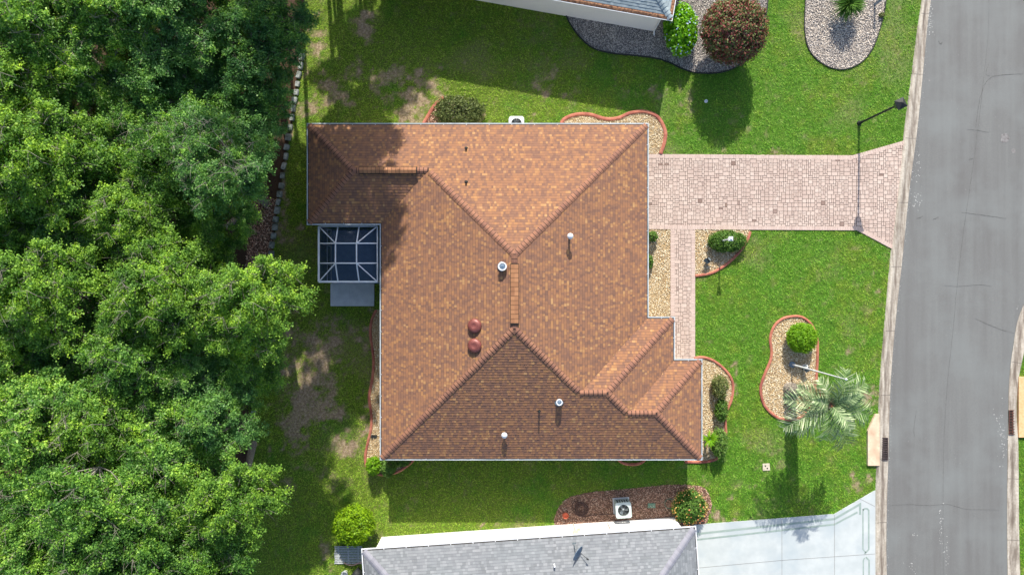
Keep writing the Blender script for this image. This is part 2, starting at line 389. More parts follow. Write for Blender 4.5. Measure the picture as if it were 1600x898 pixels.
# ---------------------------------------------------------------- layout polygons (picture px on the ground)
KO = [(1720,-1600),(1560,-600),(1475,-200),(1440,0),(1426,100),(1413,200),(1402,300),(1391,400),(1382,500),(1374,600),(1370,700),(1367,800),(1367,898),(1372,1100),(1400,1500),(1500,2400)]
KI = [(1740,-1600),(1576,-600),(1489,-200),(1454,0),(1443,100),(1433,200),(1420,300),(1410,400),(1399,500),(1391,600),(1388,700),(1385,800),(1385,898),(1391,1100),(1419,1500),(1519,2400)]
RI = [(2400,-1600),(2200,-600),(2000,-100),(1800,200),(1660,380),(1598,478),(1582,545),(1576,600),(1575,650),(1574,700),(1573,800),(1574,898),(1580,1100),(1608,1500),(1708,2400)]
RO = [(2424,-1600),(2224,-600),(2022,-90),(1820,210),(1680,388),(1616,488),(1600,550),(1590,600),(1588,650),(1591,700),(1592,800),(1594,898),(1601,1100),(1630,1500),(1730,2400)]
def sc(pts, n=6): return [tuple(p)[:2] for p in smooth_curve([(*p, 0) for p in W2(pts)], n)]
KOw, KIw, RIw, ROw = sc(KO), sc(KI), sc(RI), sc(RO)
road_poly = KIw + RIw[::-1]
corridor = KOw + ROw[::-1]
DR1 = W2([(1012,241),(1338,243),(1338,360),(1012,358)])
DR2 = W2([(1338,243),(1412,220),(1393,389),(1338,360)])
WK = W2([(1047,358),(1086,358),(1086,562),(1047,562)])
NDR = W2([(1084,819),(1303,802),(1367,765),(1367,1300),(1084,1300)])
def closed_sc(pts, n=5): return [tuple(p)[:2] for p in smooth_curve([(*p, 0) for p in W2(pts)], n, True)]
ISL_PX = [(1239,494),(1254,496),(1268,508),(1276,528),(1277,548),(1276,575),(1273,608),(1264,638),(1245,654),(1221,654),(1206,646),(1193,631),(1188,608),(1193,588),(1203,564),(1205,549),(1203,529),(1209,510),(1222,498)]
ISL = closed_sc(ISL_PX)
RB_c = sc([(1084,559),(1099,558),(1116,564),(1133,578),(1143,593),(1145,609),(1142,626),(1136,640),(1133,657),(1134,677),(1132,699),(1119,716),(1099,721),(1070,721)])
RB = RB_c + W2([(1040,700),(1040,559)])
LB_c = sc([(588,484),(581,500),(579,520),(582,545),(584,566),(582,590),(577,620),(580,645),(580,668),(574,695),(571,716),(576,733),(598,741),(622,736),(642,722),(650,712)])
LB = LB_c + W2([(625,700),(625,484)])
TB_c = sc([(876,200),(880,188),(897,180),(920,179),(945,186),(965,185),(985,177),(1008,175),(1028,184),(1039,205),(1038,222),(1032,241)])
TB = TB_c + W2([(985,241),(985,215),(876,215)])
OB_c = sc([(655,206),(664,190),(680,164),(700,150),(730,148),(756,163),(770,188),(774,206)])
OB = sc([(655,206),(664,190),(680,164),(700,158),(725,170),(740,206)]) + W2([(740,215),(655,215)])
WB = W2([(985,358),(1047,358),(1047,510),(985,510)])
SB_c = sc([(1172,362),(1167,376),(1152,397),(1132,415),(1110,427),(1086,431)])
SB = SB_c + W2([(1086,358),(1172,358)])
NB_c = sc([(880,14),(889,35),(905,58),(925,75),(950,83),(985,87),(1020,91),(1045,98),(1068,109),(1095,115),(1130,113),(1160,98),(1187,62),(1197,20),(1200,-20),(1200,-60)])
NB = NB_c + W2([(1020,-60),(1000,30)])
YB = closed_sc([(1262,-60),(1258,0),(1257,50),(1266,82),(1290,103),(1318,109),(1345,98),(1363,76),(1376,40),(1384,0),(1388,-60),(1330,-110)])
MBD = closed_sc([(866,813),(874,790),(890,776),(925,768),(990,762),(1040,757),(1080,757),(1102,763),(1112,785),(1108,803),(1090,822),(980,822),(880,826)])
# houses on plan px
E = 2.88; ER = 1 - E / H
def epx(pts): return [((x-800)*ER/K, -(y-449)*ER/K) for x, y in pts]
HOUSE = epx([(480,193),(1013,193),(1013,495),(1054,495),(1054,561),(1097,561),(1097,718),(594,718),(594,351),(480,351)])   # clockwise seen from above
def rect_house(corner, ang, ulen, vlen, udir):
    pass
houseA = []
# top neighbour: eave corner, rotated 10 degrees
a = R(-10); ca = Vector(epx([(1050,33)])[0]); ux = Vector((-math.cos(a), -math.sin(a))); uy = Vector((-math.sin(-a)*1.0, math.cos(a)));
uy = Vector((math.sin(R(10)), math.cos(R(10)))); ux = Vector((-math.cos(R(10)), math.sin(R(10))))
NH1 = [tuple(ca), tuple(ca+ux*16.3), tuple(ca+ux*16.3+uy*12.5), tuple(ca+uy*12.5)]        # clockwise
# bottom neighbour
cl = Vector(epx([(565,857)])[0]); cr = Vector(epx([(1087,821.5)])[0]); vx = (cr-cl).normalized(); vy = Vector((vx.y, -vx.x)); wl = (cr-cl).length
NH2 = [tuple(cl), tuple(cr), tuple(cr+vy*13.2), tuple(cl+vy*13.2)]
PATIO = W2([(517,443),(585,443),(585,478),(517,478)])
CAGE = W2([(519,360),(606,360),(606,443),(519,443)])
WOODS = W2([(-1500,-1500),(500,-1500),(480,-300),(476,0),(472,90),(462,150),(456,200),(445,255),(435,320),(424,400),(416,470),(408,540),(400,600),(392,700),(386,800),(380,900),(370,1200),(300,2500),(-1500,2500)])

HARD = [corridor, DR1, DR2, WK, NDR, ISL, RB, LB, TB, OB, WB, SB, NB, YB, MBD, offset_poly(HOUSE, -.6), offset_poly(NH1, -.55), offset_poly(NH2, -.55), PATIO, CAGE]

# ---------------------------------------------------------------- ground sheet
DRY = [(640,160,70,40,1.0),(585,44,22,28,.8),(600,120,50,50,.7),(520,150,40,40,.7),(500,60,20,60,.5),(880,118,62,30,.6),(985,140,40,25,.35),(1150,592,10,14,.8),(1352,590,16,90,.55),(1240,745,40,20,.35),(475,600,80,120,.8),(500,520,60,50,.7),
       (500,640,40,50,.5),(450,290,12,90,.9),(438,360,10,60,.5),(468,150,8,50,.6),(560,690,25,30,.6),(570,640,14,60,.4),(1125,795,34,26,.9),(720,830,90,9,.4),(1385,430,10,60,.3),(1345,750,22,16,.6),(745,160,40,26,.45),
       (1035,210,20,50,.3),(1060,150,28,40,.35),(1180,215,60,24,.25),(1110,225,60,12,.35),(575,830,16,40,.5),(835,182,25,10,.6),(1200,750,60,26,.25),(690,740,60,10,.2),(1100,740,20,20,.25),(530,860,20,40,.4),(1395,640,8,40,.6),(470,110,8,60,.5),(930,790,70,18,.2)]
def dryness(x, y):
    px = x*K+800+(fbm(x, y, 1.3, 3, 3)-.5)*110; py = -y*K+449+(fbm(x, y, 1.3, 5, 3)-.5)*110; d = np.zeros_like(x)
    for cx, cy, rx, ry, s in DRY:
        q = ((px-cx)/rx)**2+((py-cy)/ry)**2; d = np.maximum(d, s*np.exp(-q*.9)*1.25)
    n = fbm(x, y, 1.1, 1, 4); n2 = fbm(x, y, .35, 3, 3)
    n3 = fbm(x, y, .16, 6, 3); d = np.clip((d*.95+(n-.5)*1.7+(n2-.5)*1.2+(n3-.5)*.9-.42)*2.2, 0, 1)*np.clip(d*1.8, 0, 1)*.92 + np.clip((fbm(x, y, 2.6, 5, 4)-.6)*1.3, 0, .22) + np.clip((n2-.66)*1.5, 0, .28)
    return np.clip(d, 0, 1)
def lushness(x, y):
    px = x*K+800
    l = np.clip((px-760)/300, 0, 1)*.9+.05
    return np.clip(l-.1+(fbm(x, y, 1.2, 2, 4)-.5)*2.2+(vnoise(x, y, .25, 7)-.5)*.7, 0, 1)
gx = np.concatenate([[-900,-400,-200,-100,-60,-42], np.arange(-34, 34.01, .125), [42,60,100,200,400,900]])
gy = np.concatenate([[-900,-400,-200,-100,-60,-34], np.arange(-21, 21.01, .125), [34,60,100,200,400,900]])
X, Y = np.meshgrid(gx, gy); nx, ny = len(gx), len(gy); xf, yf = X.ravel(), Y.ravel()
idx = np.arange(nx*ny).reshape(ny, nx); F = np.stack([idx[:-1,:-1], idx[:-1,1:], idx[1:,1:], idx[1:,:-1]], -1).reshape(-1, 4)
wd = pip(xf, yf, WOODS).astype(float)
fade = np.clip((34-np.abs(xf))/3, 0, 1)*np.clip((21-np.abs(yf))/2, 0, 1)
g = npmesh('lawn', np.stack([xf, yf, np.zeros_like(xf)], 1), F, M_lawn, attrs={'dry': dryness(xf, yf)*fade, 'lush': lushness(xf, yf)*fade+.6*(1-fade), 'litter': wd})
tag(g, 'mown lawn and bare soil around the houses', None, None, 'structure')

# grass blades: nobody could count them
def blades():
    n = 640000
    x = rng.uniform(-14.6, 29.2, n); y = rng.uniform(-16.6, 16.6, n)
    keep = ~pip(x, y, WOODS)
    for p in HARD: keep &= ~pip(x, y, p)
    x, y = x[keep], y[keep]; d = dryness(x, y)
    k = rng.random(len(x)) > d*.75; x, y, d = x[k], y[k], d[k]; n = len(x)
    lean = fbm(x, y, .2, 4, 2)*8+rng.normal(0, .9, n)
    L = rng.uniform(.05, .11, n)*(1-.35*d)*(.6+.8*vnoise(x, y, .11, 6)); wd_ = rng.uniform(.009, .020, n); up = rng.uniform(.25, .8, n)
    dx, dy = np.cos(lean), np.sin(lean)
    b0 = np.stack([x-dy*wd_, y+dx*wd_, np.full(n, .002)], 1); b1 = np.stack([x+dy*wd_, y-dx*wd_, np.full(n, .002)], 1)
    tp = np.stack([x+dx*L, y+dy*L, L*up+.004], 1)
    V = np.stack([b0, b1, tp], 1).reshape(-1, 3); F = np.arange(3*n).reshape(-1, 3)
    at = {'dry': np.repeat(np.clip(d*.9+rng.normal(0, .08, n), 0, 1), 3), 'lush': np.repeat(lushness(x, y), 3)}
    o = npmesh('grass', V, F, M_blades, attrs=at); tag(o, 'short mown grass blades covering the lawns', None, None, 'stuff')
blades()

# ---------------------------------------------------------------- road, kerbs, drains
def strip_sheet(mb, A, B, z, mi=0):
    for i in range(len(A)-1): mb.poly([(*A[i], z), (*B[i], z), (*B[i+1], z), (*A[i+1], z)][::-1], mi)
mb = MB(); nS = 4
ysr = np.linspace(min(KIw[-1][1], RIw[-1][1])*.98, max(KIw[0][1], RIw[0][1])*.98, 160)
lx = np.interp(ysr, [p[1] for p in KIw[::-1]], [p[0] for p in KIw[::-1]]); rx_ = np.interp(ysr, [p[1] for p in RIw[::-1]], [p[0] for p in RIw[::-1]])
for i in range(159): mb.poly([(lx[i], ysr[i], .02), (rx_[i], ysr[i], .02), (rx_[i+1], ysr[i+1], .02), (lx[i+1], ysr[i+1], .02)], 0)
def crackline(px, wdt=.022, mi=1, jit=.6):
    P = smooth_curve([(*W(x+random.uniform(-jit, jit), y+random.uniform(-jit, jit))[:2], 0) for x, y in px], 5)
    P = [(p.x+random.uniform(-.012, .012), p.y+random.uniform(-.012, .012)) for p in P]
    N = normals2([Vector(p) for p in P], False); L = len(P)
    for i in range(L-1):
        w0 = wdt*(.4+.6*math.sin(math.pi*i/L)); w1 = wdt*(.4+.6*math.sin(math.pi*(i+1)/L))
        mb.poly([(P[i][0]-N[i].x*w0, P[i][1]-N[i].y*w0, .0245), (P[i][0]+N[i].x*w0, P[i][1]+N[i].y*w0, .0245), (P[i+1][0]+N[i+1].x*w1, P[i+1][1]+N[i+1].y*w1, .0245), (P[i+1][0]-N[i+1].x*w1, P[i+1][1]-N[i+1].y*w1, .0245)][::-1], mi)
crackline([(1537,135),(1545,124),(1556,119),(1575,117),(1598,116)]); crackline([(1537,135),(1531,155),(1528,175),(1524,200)], .015); crackline([(1510,202),(1525,204),(1545,207)], .016)
crackline([(1502,332),(1520,334),(1545,338),(1572,342)], .02); crackline([(1523,498),(1540,505),(1560,513),(1584,520)], .02)
crackline([(1475,446),(1500,447),(1528,445),(1550,447)], .012); crackline([(1390,789),(1420,787),(1450,789),(1480,787),(1510,794),(1560,796)], .014)
crackline([(1544,100),(1540,115),(1547,120)], .012); crackline([(1466,64),(1470,70),(1472,66)], .03); crackline([(1432,342),(1438,340),(1442,338)], .03); crackline([(1457,343),(1462,341),(1466,339)], .03)
crackline([(1431,640),(1428,670),(1429,682)], .012); crackline([(1513,250),(1520,248)], .03); crackline([(1545,0),(1543,60),(1538,110),(1530,180),(1520,260),(1508,340),(1497,430),(1488,520),(1480,600),(1474,700),(1473,800),(1474,898)], .01, 1, 0)
for cx, cy, r_ in ((1570,216,.30),(1583,236,.14),(1435,212,.06),(1452,126,.06),(1404,485,.06)):
    c = W(cx, cy); P = []
    for k in range(18):
        t = k/18*2*math.pi; q = r_*random.uniform(.8, 1.1); P.append((c[0]+q*math.cos(t)*.85, c[1]+q*math.sin(t), .0255))
    mb.poly(P, 2)
def grit(cx, cy, rx, ry, n, s0=.01, s1=.035):
    for _ in range(n):
        c = W(random.gauss(cx, rx), random.gauss(cy, ry)); s_ = random.uniform(s0, s1); t0 = random.random()*6
        mb.poly([(c[0]+s_*math.cos(t0+k*1.257)*random.uniform(.6,1.2), c[1]+s_*math.sin(t0+k*1.257), .0265) for k in range(5)], 3)
grit(1452,30,4,14,40); grit(1440,40,2,30,30); grit(1433,315,4,8,22); grit(1434,270,3,12,20); grit(1567,690,4,22,45); grit(1560,660,4,14,20); grit(1470,830,2,22,30); grit(1425,885,6,6,14); grit(1480,870,2,20,20); grit(1428,836,4,2,6); grit(1590,480,1,5,4)
for yy in range(0, 900, 14):   # ragged pale edge of the asphalt beside the kerb
    i = min(range(len(KIw)), key=lambda k: abs(KIw[k][1]-W(0, yy)[1])); px_ = KIw[i][0]*K+800; grit(px_+2, yy, 1.0, 6, 5, .006, .018)
o = mb.build('road', [M_road, M_crack, M_stain, M_chalk]); tag(o, 'grey asphalt street with fine cracks', None, None, 'structure')

def kerb(A, B, label):
    ts = [0, .1, .2, .36, .46, .56, .72, 1]; zs = [.0, .10, .115, .085, .045, .03, .028, .034]; gu = [0, .0, 0, .1, .7, 1, .45, .15]
    V = []; G = []; m = len(ts)
    for p, q in zip(A, B):
        for t, z, g_ in zip(ts, zs, gu):
            V.append((p[0]+(q[0]-p[0])*t, p[1]+(q[1]-p[1])*t, z)); G.append(g_)
    F = [(i*m+k, (i+1)*m+k, (i+1)*m+k+1, i*m+k+1) for i in range(len(A)-1) for k in range(m-1)]
    nf = len(F); mi = [0]*nf
    # expansion joints, thin dark grooves sitting in the surface
    acc = 0
    for i in range(len(A)-1):
        acc += math.hypot(A[i+1][0]-A[i][0], A[i+1][1]-A[i][1])
        if acc > 3.0:
            acc = 0; d = Vector((A[i+1][0]-A[i][0], A[i+1][1]-A[i][1])).normalized()*.012; b0 = len(V)
            for t, z in list(zip(ts, zs))[1:]:
                x = A[i][0]+(B[i][0]-A[i][0])*t; y = A[i][1]+(B[i][1]-A[i][1])*t
                V.append((x-d.x, y-d.y, z+.003)); V.append((x+d.x, y+d.y, z+.003)); G += [0, 0]
            for k in range(len(ts)-2): F.append((b0+2*k, b0+2*k+1, b0+2*k+3, b0+2*k+2)); mi.append(1)
    o = npmesh('kerb', V, F, [M_kerb, M_joint], mi=mi, attrs={'gut': G}); o.data.polygons.foreach_set('use_smooth', [True]*len(F)); tag(o, label, None, None, 'structure'); return o
kerb(KOw, KIw, 'stained concrete kerb and gutter beside the lawns')
kerb([p for p in ROw], [p for p in RIw], 'stained concrete kerb on the far side of the street')
# vertical-grain gap: kerb faces of the far side face the other way, same builder

def drain(slab_px, g_px, smat, gmat, nb, label, gl, zs=.145):
    root = empty('storm_drain', W(*slab_px[0])); inv = Vector(W(*slab_px[0]))
    pts = W2(slab_px); P = [Vector((p[0], p[1], 0))-inv for p in pts]
    m1 = MB(); m1.poly([(p.x, p.y, zs) for p in P][::-1]); 
    for i in range(len(P)):
        a_, b_ = P[i], P[(i+1) % len(P)]; m1.poly([(a_.x, a_.y, 0), (b_.x, b_.y, 0), (b_.x, b_.y, zs), (a_.x, a_.y, zs)])
    m1.build('slab', smat, root)
    x0, y1 = W(g_px[0], g_px[1])[:2]; x1, y0 = W(g_px[2], g_px[3])[:2]; x0 -= inv.x; x1 -= inv.x; y0 -= inv.y; y1 -= inv.y
    m3 = MB(); m3.poly([(x0,y0,.05),(x1,y0,.05),(x1,y1,.05),(x0,y1,.05)]); m3.build('pit', M_dark, root)
    m2 = MB(); f = .03; z0, z1 = .055, .085
    m2.box(x0,x0+f,y0,y1,z0,z1); m2.box(x1-f,x1,y0,y1,z0,z1); m2.box(x0+f,x1-f,y0,y0+f,z0,z1); m2.box(x0+f,x1-f,y1-f,y1,z0,z1)
    for k in range(1, nb): yy = y0+(y1-y0)*k/nb; m2.box(x0+f, x1-f, yy-.018, yy+.018, z0, z1-.002)
    xm = (x0+x1)/2; m2.box(xm-.014, xm+.014, y0+f, y1-f, z0, z1-.004)
    m2.build('grate', gmat, root); tag(root, label, 'storm drain'); return root
drain([(1366,646),(1372,646),(1372.5,726),(1354,726),(1354,672)], (1373,683,1386.5,718), M_inlet, M_ironp, 10, 'storm drain with tan slab and dark iron grate at the near kerb', '')
drain([(1589,588),(1640,588),(1640,682),(1589,682)], (1575,640,1586.5,678), M_inletorange, M_rust, 9, 'storm drain with orange tan slab and rusty grate on the far kerb', '')

# ---------------------------------------------------------------- pavers
def pavers(name, quads, label, vertical=False, borders=()):
    mb = MB()
    for q in quads:
        q = [tuple(p) for p in q]
        if area_poly(q) < 0: q = q[::-1]
        mb.poly([(*p, .012) for p in q], 1)
    allx = [p[0] for q in quads for p in q]; ally = [p[1] for q in quads for p in q]
    x0, x1, y0, y1 = min(allx), max(allx), min(ally), max(ally)
    cl_ = [q if area_poly(q) > 0 else q[::-1] for q in quads]
    def place(pts, z, mi):
        for c in cl_:
            p = clip_convex(pts, c)
            if len(p) < 3 or abs(area_poly(p)) < .0012: continue
            n = len(p); cx = sum(a[0] for a in p)/n; cy = sum(a[1] for a in p)/n
            inn = []
            for a in p:
                d = Vector((cx-a[0], cy-a[1])); d = d.normalized()*.012; inn.append((a[0]+d.x, a[1]+d.y, z))
            out = [(a[0], a[1], z-.008) for a in p]
            V = inn+out; F = [tuple(range(n))]+[(i, n+i, n+(i+1) % n, (i+1) % n) for i in range(n)]
            mb.mesh(V, F, mi)
    md = .116; gap = .0085; nx_, ny_ = int((x1-x0)/md)+2, int((y1-y0)/md)+2; occ = np.zeros((nx_+2, ny_+2), bool)
    for iy in range(ny_):
        for ix in range(nx_):
            if occ[ix, iy]: continue
            opts = [(2,2)]*5+[(2,1)]*3+[(1,2)]*3+[(3,2)]
            random.shuffle(opts)
            for (aw, ah) in opts+[(1,1)]:
                if ix+aw <= nx_ and iy+ah <= ny_ and not occ[ix:ix+aw, iy:iy+ah].any(): break
            occ[ix:ix+aw, iy:iy+ah] = True; r = (x0+ix*md+gap, y0+iy*md+gap, x0+(ix+aw)*md-gap, y0+(iy+ah)*md-gap)
            place([(r[0], r[1]), (r[2], r[1]), (r[2], r[3]), (r[0], r[3])], .05+random.uniform(-.002, .002), 0)
    # soldier course of border pavers, slightly proud of the field
    for (p, q, inw) in borders:
        p = Vector(p); q = Vector(q); d = (q-p); L = d.length; d.normalize(); n = Vector((-d.y, d.x))*inw; k = int(L/.14)
        for i in range(k):
            a_ = p+d*(i*L/k+.008); b_ = p+d*((i+1)*L/k-.008); c_ = b_+n*.21; e_ = a_+n*.21
            P = [a_, b_, c_, e_]
            if area_poly([tuple(t) for t in P]) < 0: P = P[::-1]
            z = .054; V = [(t.x, t.y, z) for t in P]+[(t.x, t.y, .02) for t in P]
            mb.mesh(V, [(0,1,2,3)]+[(i2, 4+i2, 4+(i2+1) % 4, (i2+1) % 4) for i2 in range(4)], 2)
    o = mb.build(name, [M_paver, M_sand, M_paverborder]); tag(o, label, None, None, 'structure'); return o
b = W2([(1014,241),(1328,244),(1412,220),(1393,389),(1340,360),(1014,358)])
pavers('driveway', [DR1, DR2], 'pink paver driveway from the street to the garage', borders=[(b[0], b[1], -1), (b[1], b[2], -1), (b[4], b[5], -1), (b[3], b[4], -1)])
b = W2([(1048,359),(1048,561),(1085.5,561),(1085.5,360)])
pavers('walkway', [WK], 'pink paver path along the front of the house', True, borders=[(b[0], b[1], 1), (b[3], b[2], -1)])

# neighbour's painted driveway
mb = MB(); q = NDR[::-1]; zt = .06
mb.poly([(*p, zt) for p in q])
for i in range(len(q)): a_, b_ = q[i], q[(i+1) % len(q)]; mb.poly([(*a_, 0), (*b_, 0), (*b_, zt), (*a_, zt)])
def band(px, wd_, mi, z=.0645, closed=False):
    P = [Vector(p) for p in W2(px)]; N = normals2(P, closed); L = len(P)
    for i in range(L if closed else L-1):
        j = (i+1) % L; h = wd_/2
        mb.poly([(*(P[i]-N[i]*h), z), (*(P[j]-N[j]*h), z), (*(P[j]+N[j]*h), z), (*(P[i]+N[i]*h), z)], mi)
band([(1088,833),(1303,809.5),(1343,786.5),(1343,803)], .12, 1)
band([(1088,842),(1303,818),(1339,799)], .10, 1)
band([(1347.5,796),(1350,793.5),(1354,793.5),(1356.5,796),(1356.5,857),(1350,864)], .085, 1)
band([(1347.5,794),(1347.5,857),(1352,862)], .07, 1)
band([(1350,870),(1348,874),(1348,935),(1352,941)], .07, 1); band([(1352,869),(1357,874),(1357,935),(1352,942)], .085, 1)
for pts in ([(1303,803),(1303.5,1300)], [(1221,810),(1221.5,1300)], [(1089,886),(1221,874),(1366,864)], [(1342,778),(1366,790)]): band(pts, .014, 2, .0655)
o = mb.build('neighbour_driveway', [M_pdrive, M_pband, M_joint]); tag(o, 'white painted concrete driveway with grey green border bands', None, None, 'structure')

# patio
mb = MB(); p = [W(517,443), W(517,478), W(585,478), W(585,443)]
xs = [p[0][0], W(547,0)[0]-.012, W(547,0)[0]+.012, p[2][0]]; y0, y1 = p[1][1], p[0][1]
mb.box(xs[0], xs[1], y0, y1, 0, .09); mb.box(xs[2], xs[3], y0, y1, 0, .09); mb.box(xs[1], xs[2], y0+.01, y1-.01, 0, .075)
o = mb.build('patio', M_conc); tag(o, 'pale concrete patio slab beside the screened porch', None, None, 'structure')
mb = MB(); p0 = W(519,443); p1 = W(606,360); mb.box(p0[0], p1[0], p0[1]+.003, p1[1], 0, .088)
o = mb.build('porch_floor', mat_noise('shade_blue_porch_floor', srgb(90,116,140), srgb(104,130,152), 3, .7, 0)); tag(o, 'grey floor inside the screened porch', None, None, 'structure')  # concrete floor with the blue of its shade put into the colour

# ---------------------------------------------------------------- beds
def bed(poly, mstone, mbase, label, dens=560, size=.026, mulch=False):
    A = abs(area_poly(poly)); x = [p[0] for p in poly]; y = [p[1] for p in poly]
    n = int((max(x)-min(x))*(max(y)-min(y))*dens); px = rng.uniform(min(x), max(x), n); py = rng.uniform(min(y), max(y), n)
    k = pip(px, py, poly)
    for hp in (HOUSE, NH1, NH2): k &= ~pip(px, py, offset_poly(hp, -.6))
    px, py = px[k], py[k]; n = len(px)
    s_ = rng.uniform(.6, 1.35, n)*size; asp = rng.uniform(.5, 1, n) if not mulch else rng.uniform(.2, .45, n)
    L = s_*(1.15 if not mulch else 2.0); a_ = rng.uniform(0, 6.28, n); hz = s_*rng.uniform(.4, .9, n)
    z = .012+hz*.6+rng.uniform(0, .02, n); tilt = rng.normal(0, .3, n)
    u = np.array([[1,0,0],[0,1,0],[-1,0,0],[0,-1,0],[0,0,1],[0,0,-1]], float)
    V = np.repeat(u[None], n, 0)*(1+rng.normal(0, .18, (n, 6, 1)))
    V[:,:,0] *= L[:,None]; V[:,:,1] *= (L*asp)[:,None]; V[:,:,2] *= hz[:,None]
    V[:,:,2] += V[:,:,0]*tilt[:,None]
    c, s2 = np.cos(a_)[:,None], np.sin(a_)[:,None]; vx_, vy_ = V[:,:,0]*c-V[:,:,1]*s2, V[:,:,0]*s2+V[:,:,1]*c
    V = np.stack([vx_+px[:,None], vy_+py[:,None], V[:,:,2]+z[:,None]], 2).reshape(-1, 3)
    f = np.array([[0,1,4],[1,2,4],[2,3,4],[3,0,4],[1,0,5],[2,1,5],[3,2,5],[0,3,5]])
    F = (f[None]+(np.arange(n)*6)[:,None,None]).reshape(-1, 3)
    # base: fan of triangles by ear-free grid clipping -> use bmesh-free centre fan via tessellate
    from mathutils.geometry import tessellate_polygon
    tr = tessellate_polygon([[Vector((p[0], p[1], 0)) for p in poly]]); b0 = len(V)
    BV = np.array([(p[0], p[1], .012) for p in poly]); TF = []
    for t in tr:
        a3, b3, c3 = (poly[k_] for k_ in t); ar = (b3[0]-a3[0])*(c3[1]-a3[1])-(b3[1]-a3[1])*(c3[0]-a3[0])
        TF.append([b0+k_ for k_ in (t if ar > 0 else t[::-1])])
    V = np.vstack([V, BV]); F = np.vstack([F, np.array(TF)]); mi = np.concatenate([np.zeros(n*8), np.ones(len(TF))])
    o = npmesh('mulch_bed' if mulch else 'gravel', V, F, [mstone, mbase], mi=mi); tag(o, label, None, None, 'stuff'); return o
bed(ISL, M_goldgravel, M_grav_base, 'golden gravel of the island bed under the palm')
bed(RB, M_goldgravel, M_grav_base, 'golden gravel of the bed at the front corner of the house')
bed(LB, M_goldgravel, M_grav_base, 'golden gravel strip along the back wall of the house', 300)
bed(TB, M_goldgravel, M_grav_base, 'golden gravel of the wavy bed beside the garage')
bed(OB, M_woodchip, M_mulch_base, 'wood chips under the oval shrub beside the house', 380, .028)
bed(WB, M_goldgravel, M_grav_base, 'golden gravel between the house and the paver path')
bed(SB, M_goldgravel, M_grav_base, 'golden gravel of the bed under the lantern post')
bed(NB, M_greygravel, M_grav_base2, 'grey gravel along the neighbouring house')
bed(YB, M_palegravel, M_grav_base2, 'pale gravel of the oval bed around the spiky plant')
bed(MBD, M_woodchip, M_mulch_base, 'brown wood chips around the air conditioner', 420, .022, True)
bed(W2([(392,300),(434,312),(424,398),(414,470),(380,470)]), M_woodchip, M_mulch_base, 'brown leaf litter at the edge of the woods', 260, .03, True)

def edging(pts, label, wdt=.15, h=.11, closed=False, mat=None, name='garden_edging'):
    mb = MB(); hw = wdt/2
    prof = [(-hw, 0), (-hw, h*.55), (-hw*.55, h*.92), (-.004, h), (.012, h*.86), (.03, h*.9), (hw*.7, h*.8), (hw, h*.45), (hw, 0)]
    if mat: prof = [(-hw, 0), (-hw, h), (hw, h), (hw, 0)]
    sweep(mb, pts, prof, closed); o = mb.build(name, mat or M_curbred); tag(o, label, 'garden edging'); return o
edging(ISL, 'terracotta edging ringing the island bed under the palm', closed=True)
edging(RB_c, 'terracotta edging curving round the bed at the front corner of the house')
edging(LB_c, 'terracotta edging along the gravel strip behind the house')
edging(TB_c, 'wavy terracotta edging round the gravel bed beside the garage', .2)
edging(sc([(655,206),(664,190),(680,164),(694,153)]), 'terracotta edging round the oval shrub beside the house', .2)
edging(SB_c, 'terracotta edging arc below the hedge by the driveway')
edging(sc([(962,712),(972,722),(988,725),(1002,722),(1012,712)]), 'short terracotta edging arc under the lower eave')
edging(NB_c, 'thin black edging round the grey gravel bed', .05, .1, mat=M_black)
edging(YB, 'thin black edging round the pale oval gravel bed', .04, .07, True, mat=M_black)

# ---------------------------------------------------------------- edging blocks of the woods border
blk = None; path = [Vector((*W(x, y)[:2], 0)) for x, y in ((473,84),(467,118),(463,145),(459,170),(455,195),(448,235),(444,260),(438,300),(434,325),(430,355),(425,392),(421,425),(415,470),(409,530),(403,570),(400,598),(398,625),(392,680))]
path = smooth_curve(path, 8); acc = .3; prev = path[0]
import bmesh
for p in path[1:]:
    d = (p-prev); acc += d.length
    if acc > .42:
        acc = 0
        if blk is None:
            bm = bmesh.new(); bmesh.ops.create_cube(bm, size=1)
            for v in bm.verts: v.co.x *= .26; v.co.y *= .385; v.co.z = v.co.z*.2+.06
            for v in bm.verts: v.co.x += random.uniform(-.02, .02); v.co.y += random.uniform(-.02, .02)
            bmesh.ops.bevel(bm, geom=bm.edges[:], offset=.03, segments=2, affect='EDGES'); me = bpy.data.meshes.new('edging_block'); bm.to_mesh(me); bm.free()
            blk = link('edging_block', me, M_stone); o = blk
        else: o = blk.copy(); COL.objects.link(o)
        o.location = p+Vector((random.uniform(-.04, .04), 0, 0)); o.rotation_euler = (random.uniform(-.06, .06), random.uniform(-.06, .06), math.atan2(d.y, d.x)-math.pi/2+random.uniform(-.15, .15))
        o.scale = (random.uniform(.85, 1.2), random.uniform(.8, 1.1), random.uniform(.8, 1.2))
        tag(o, 'pale concrete block in the border row along the woods', 'edging block', 'concrete blocks bordering the woods')
    prev = p

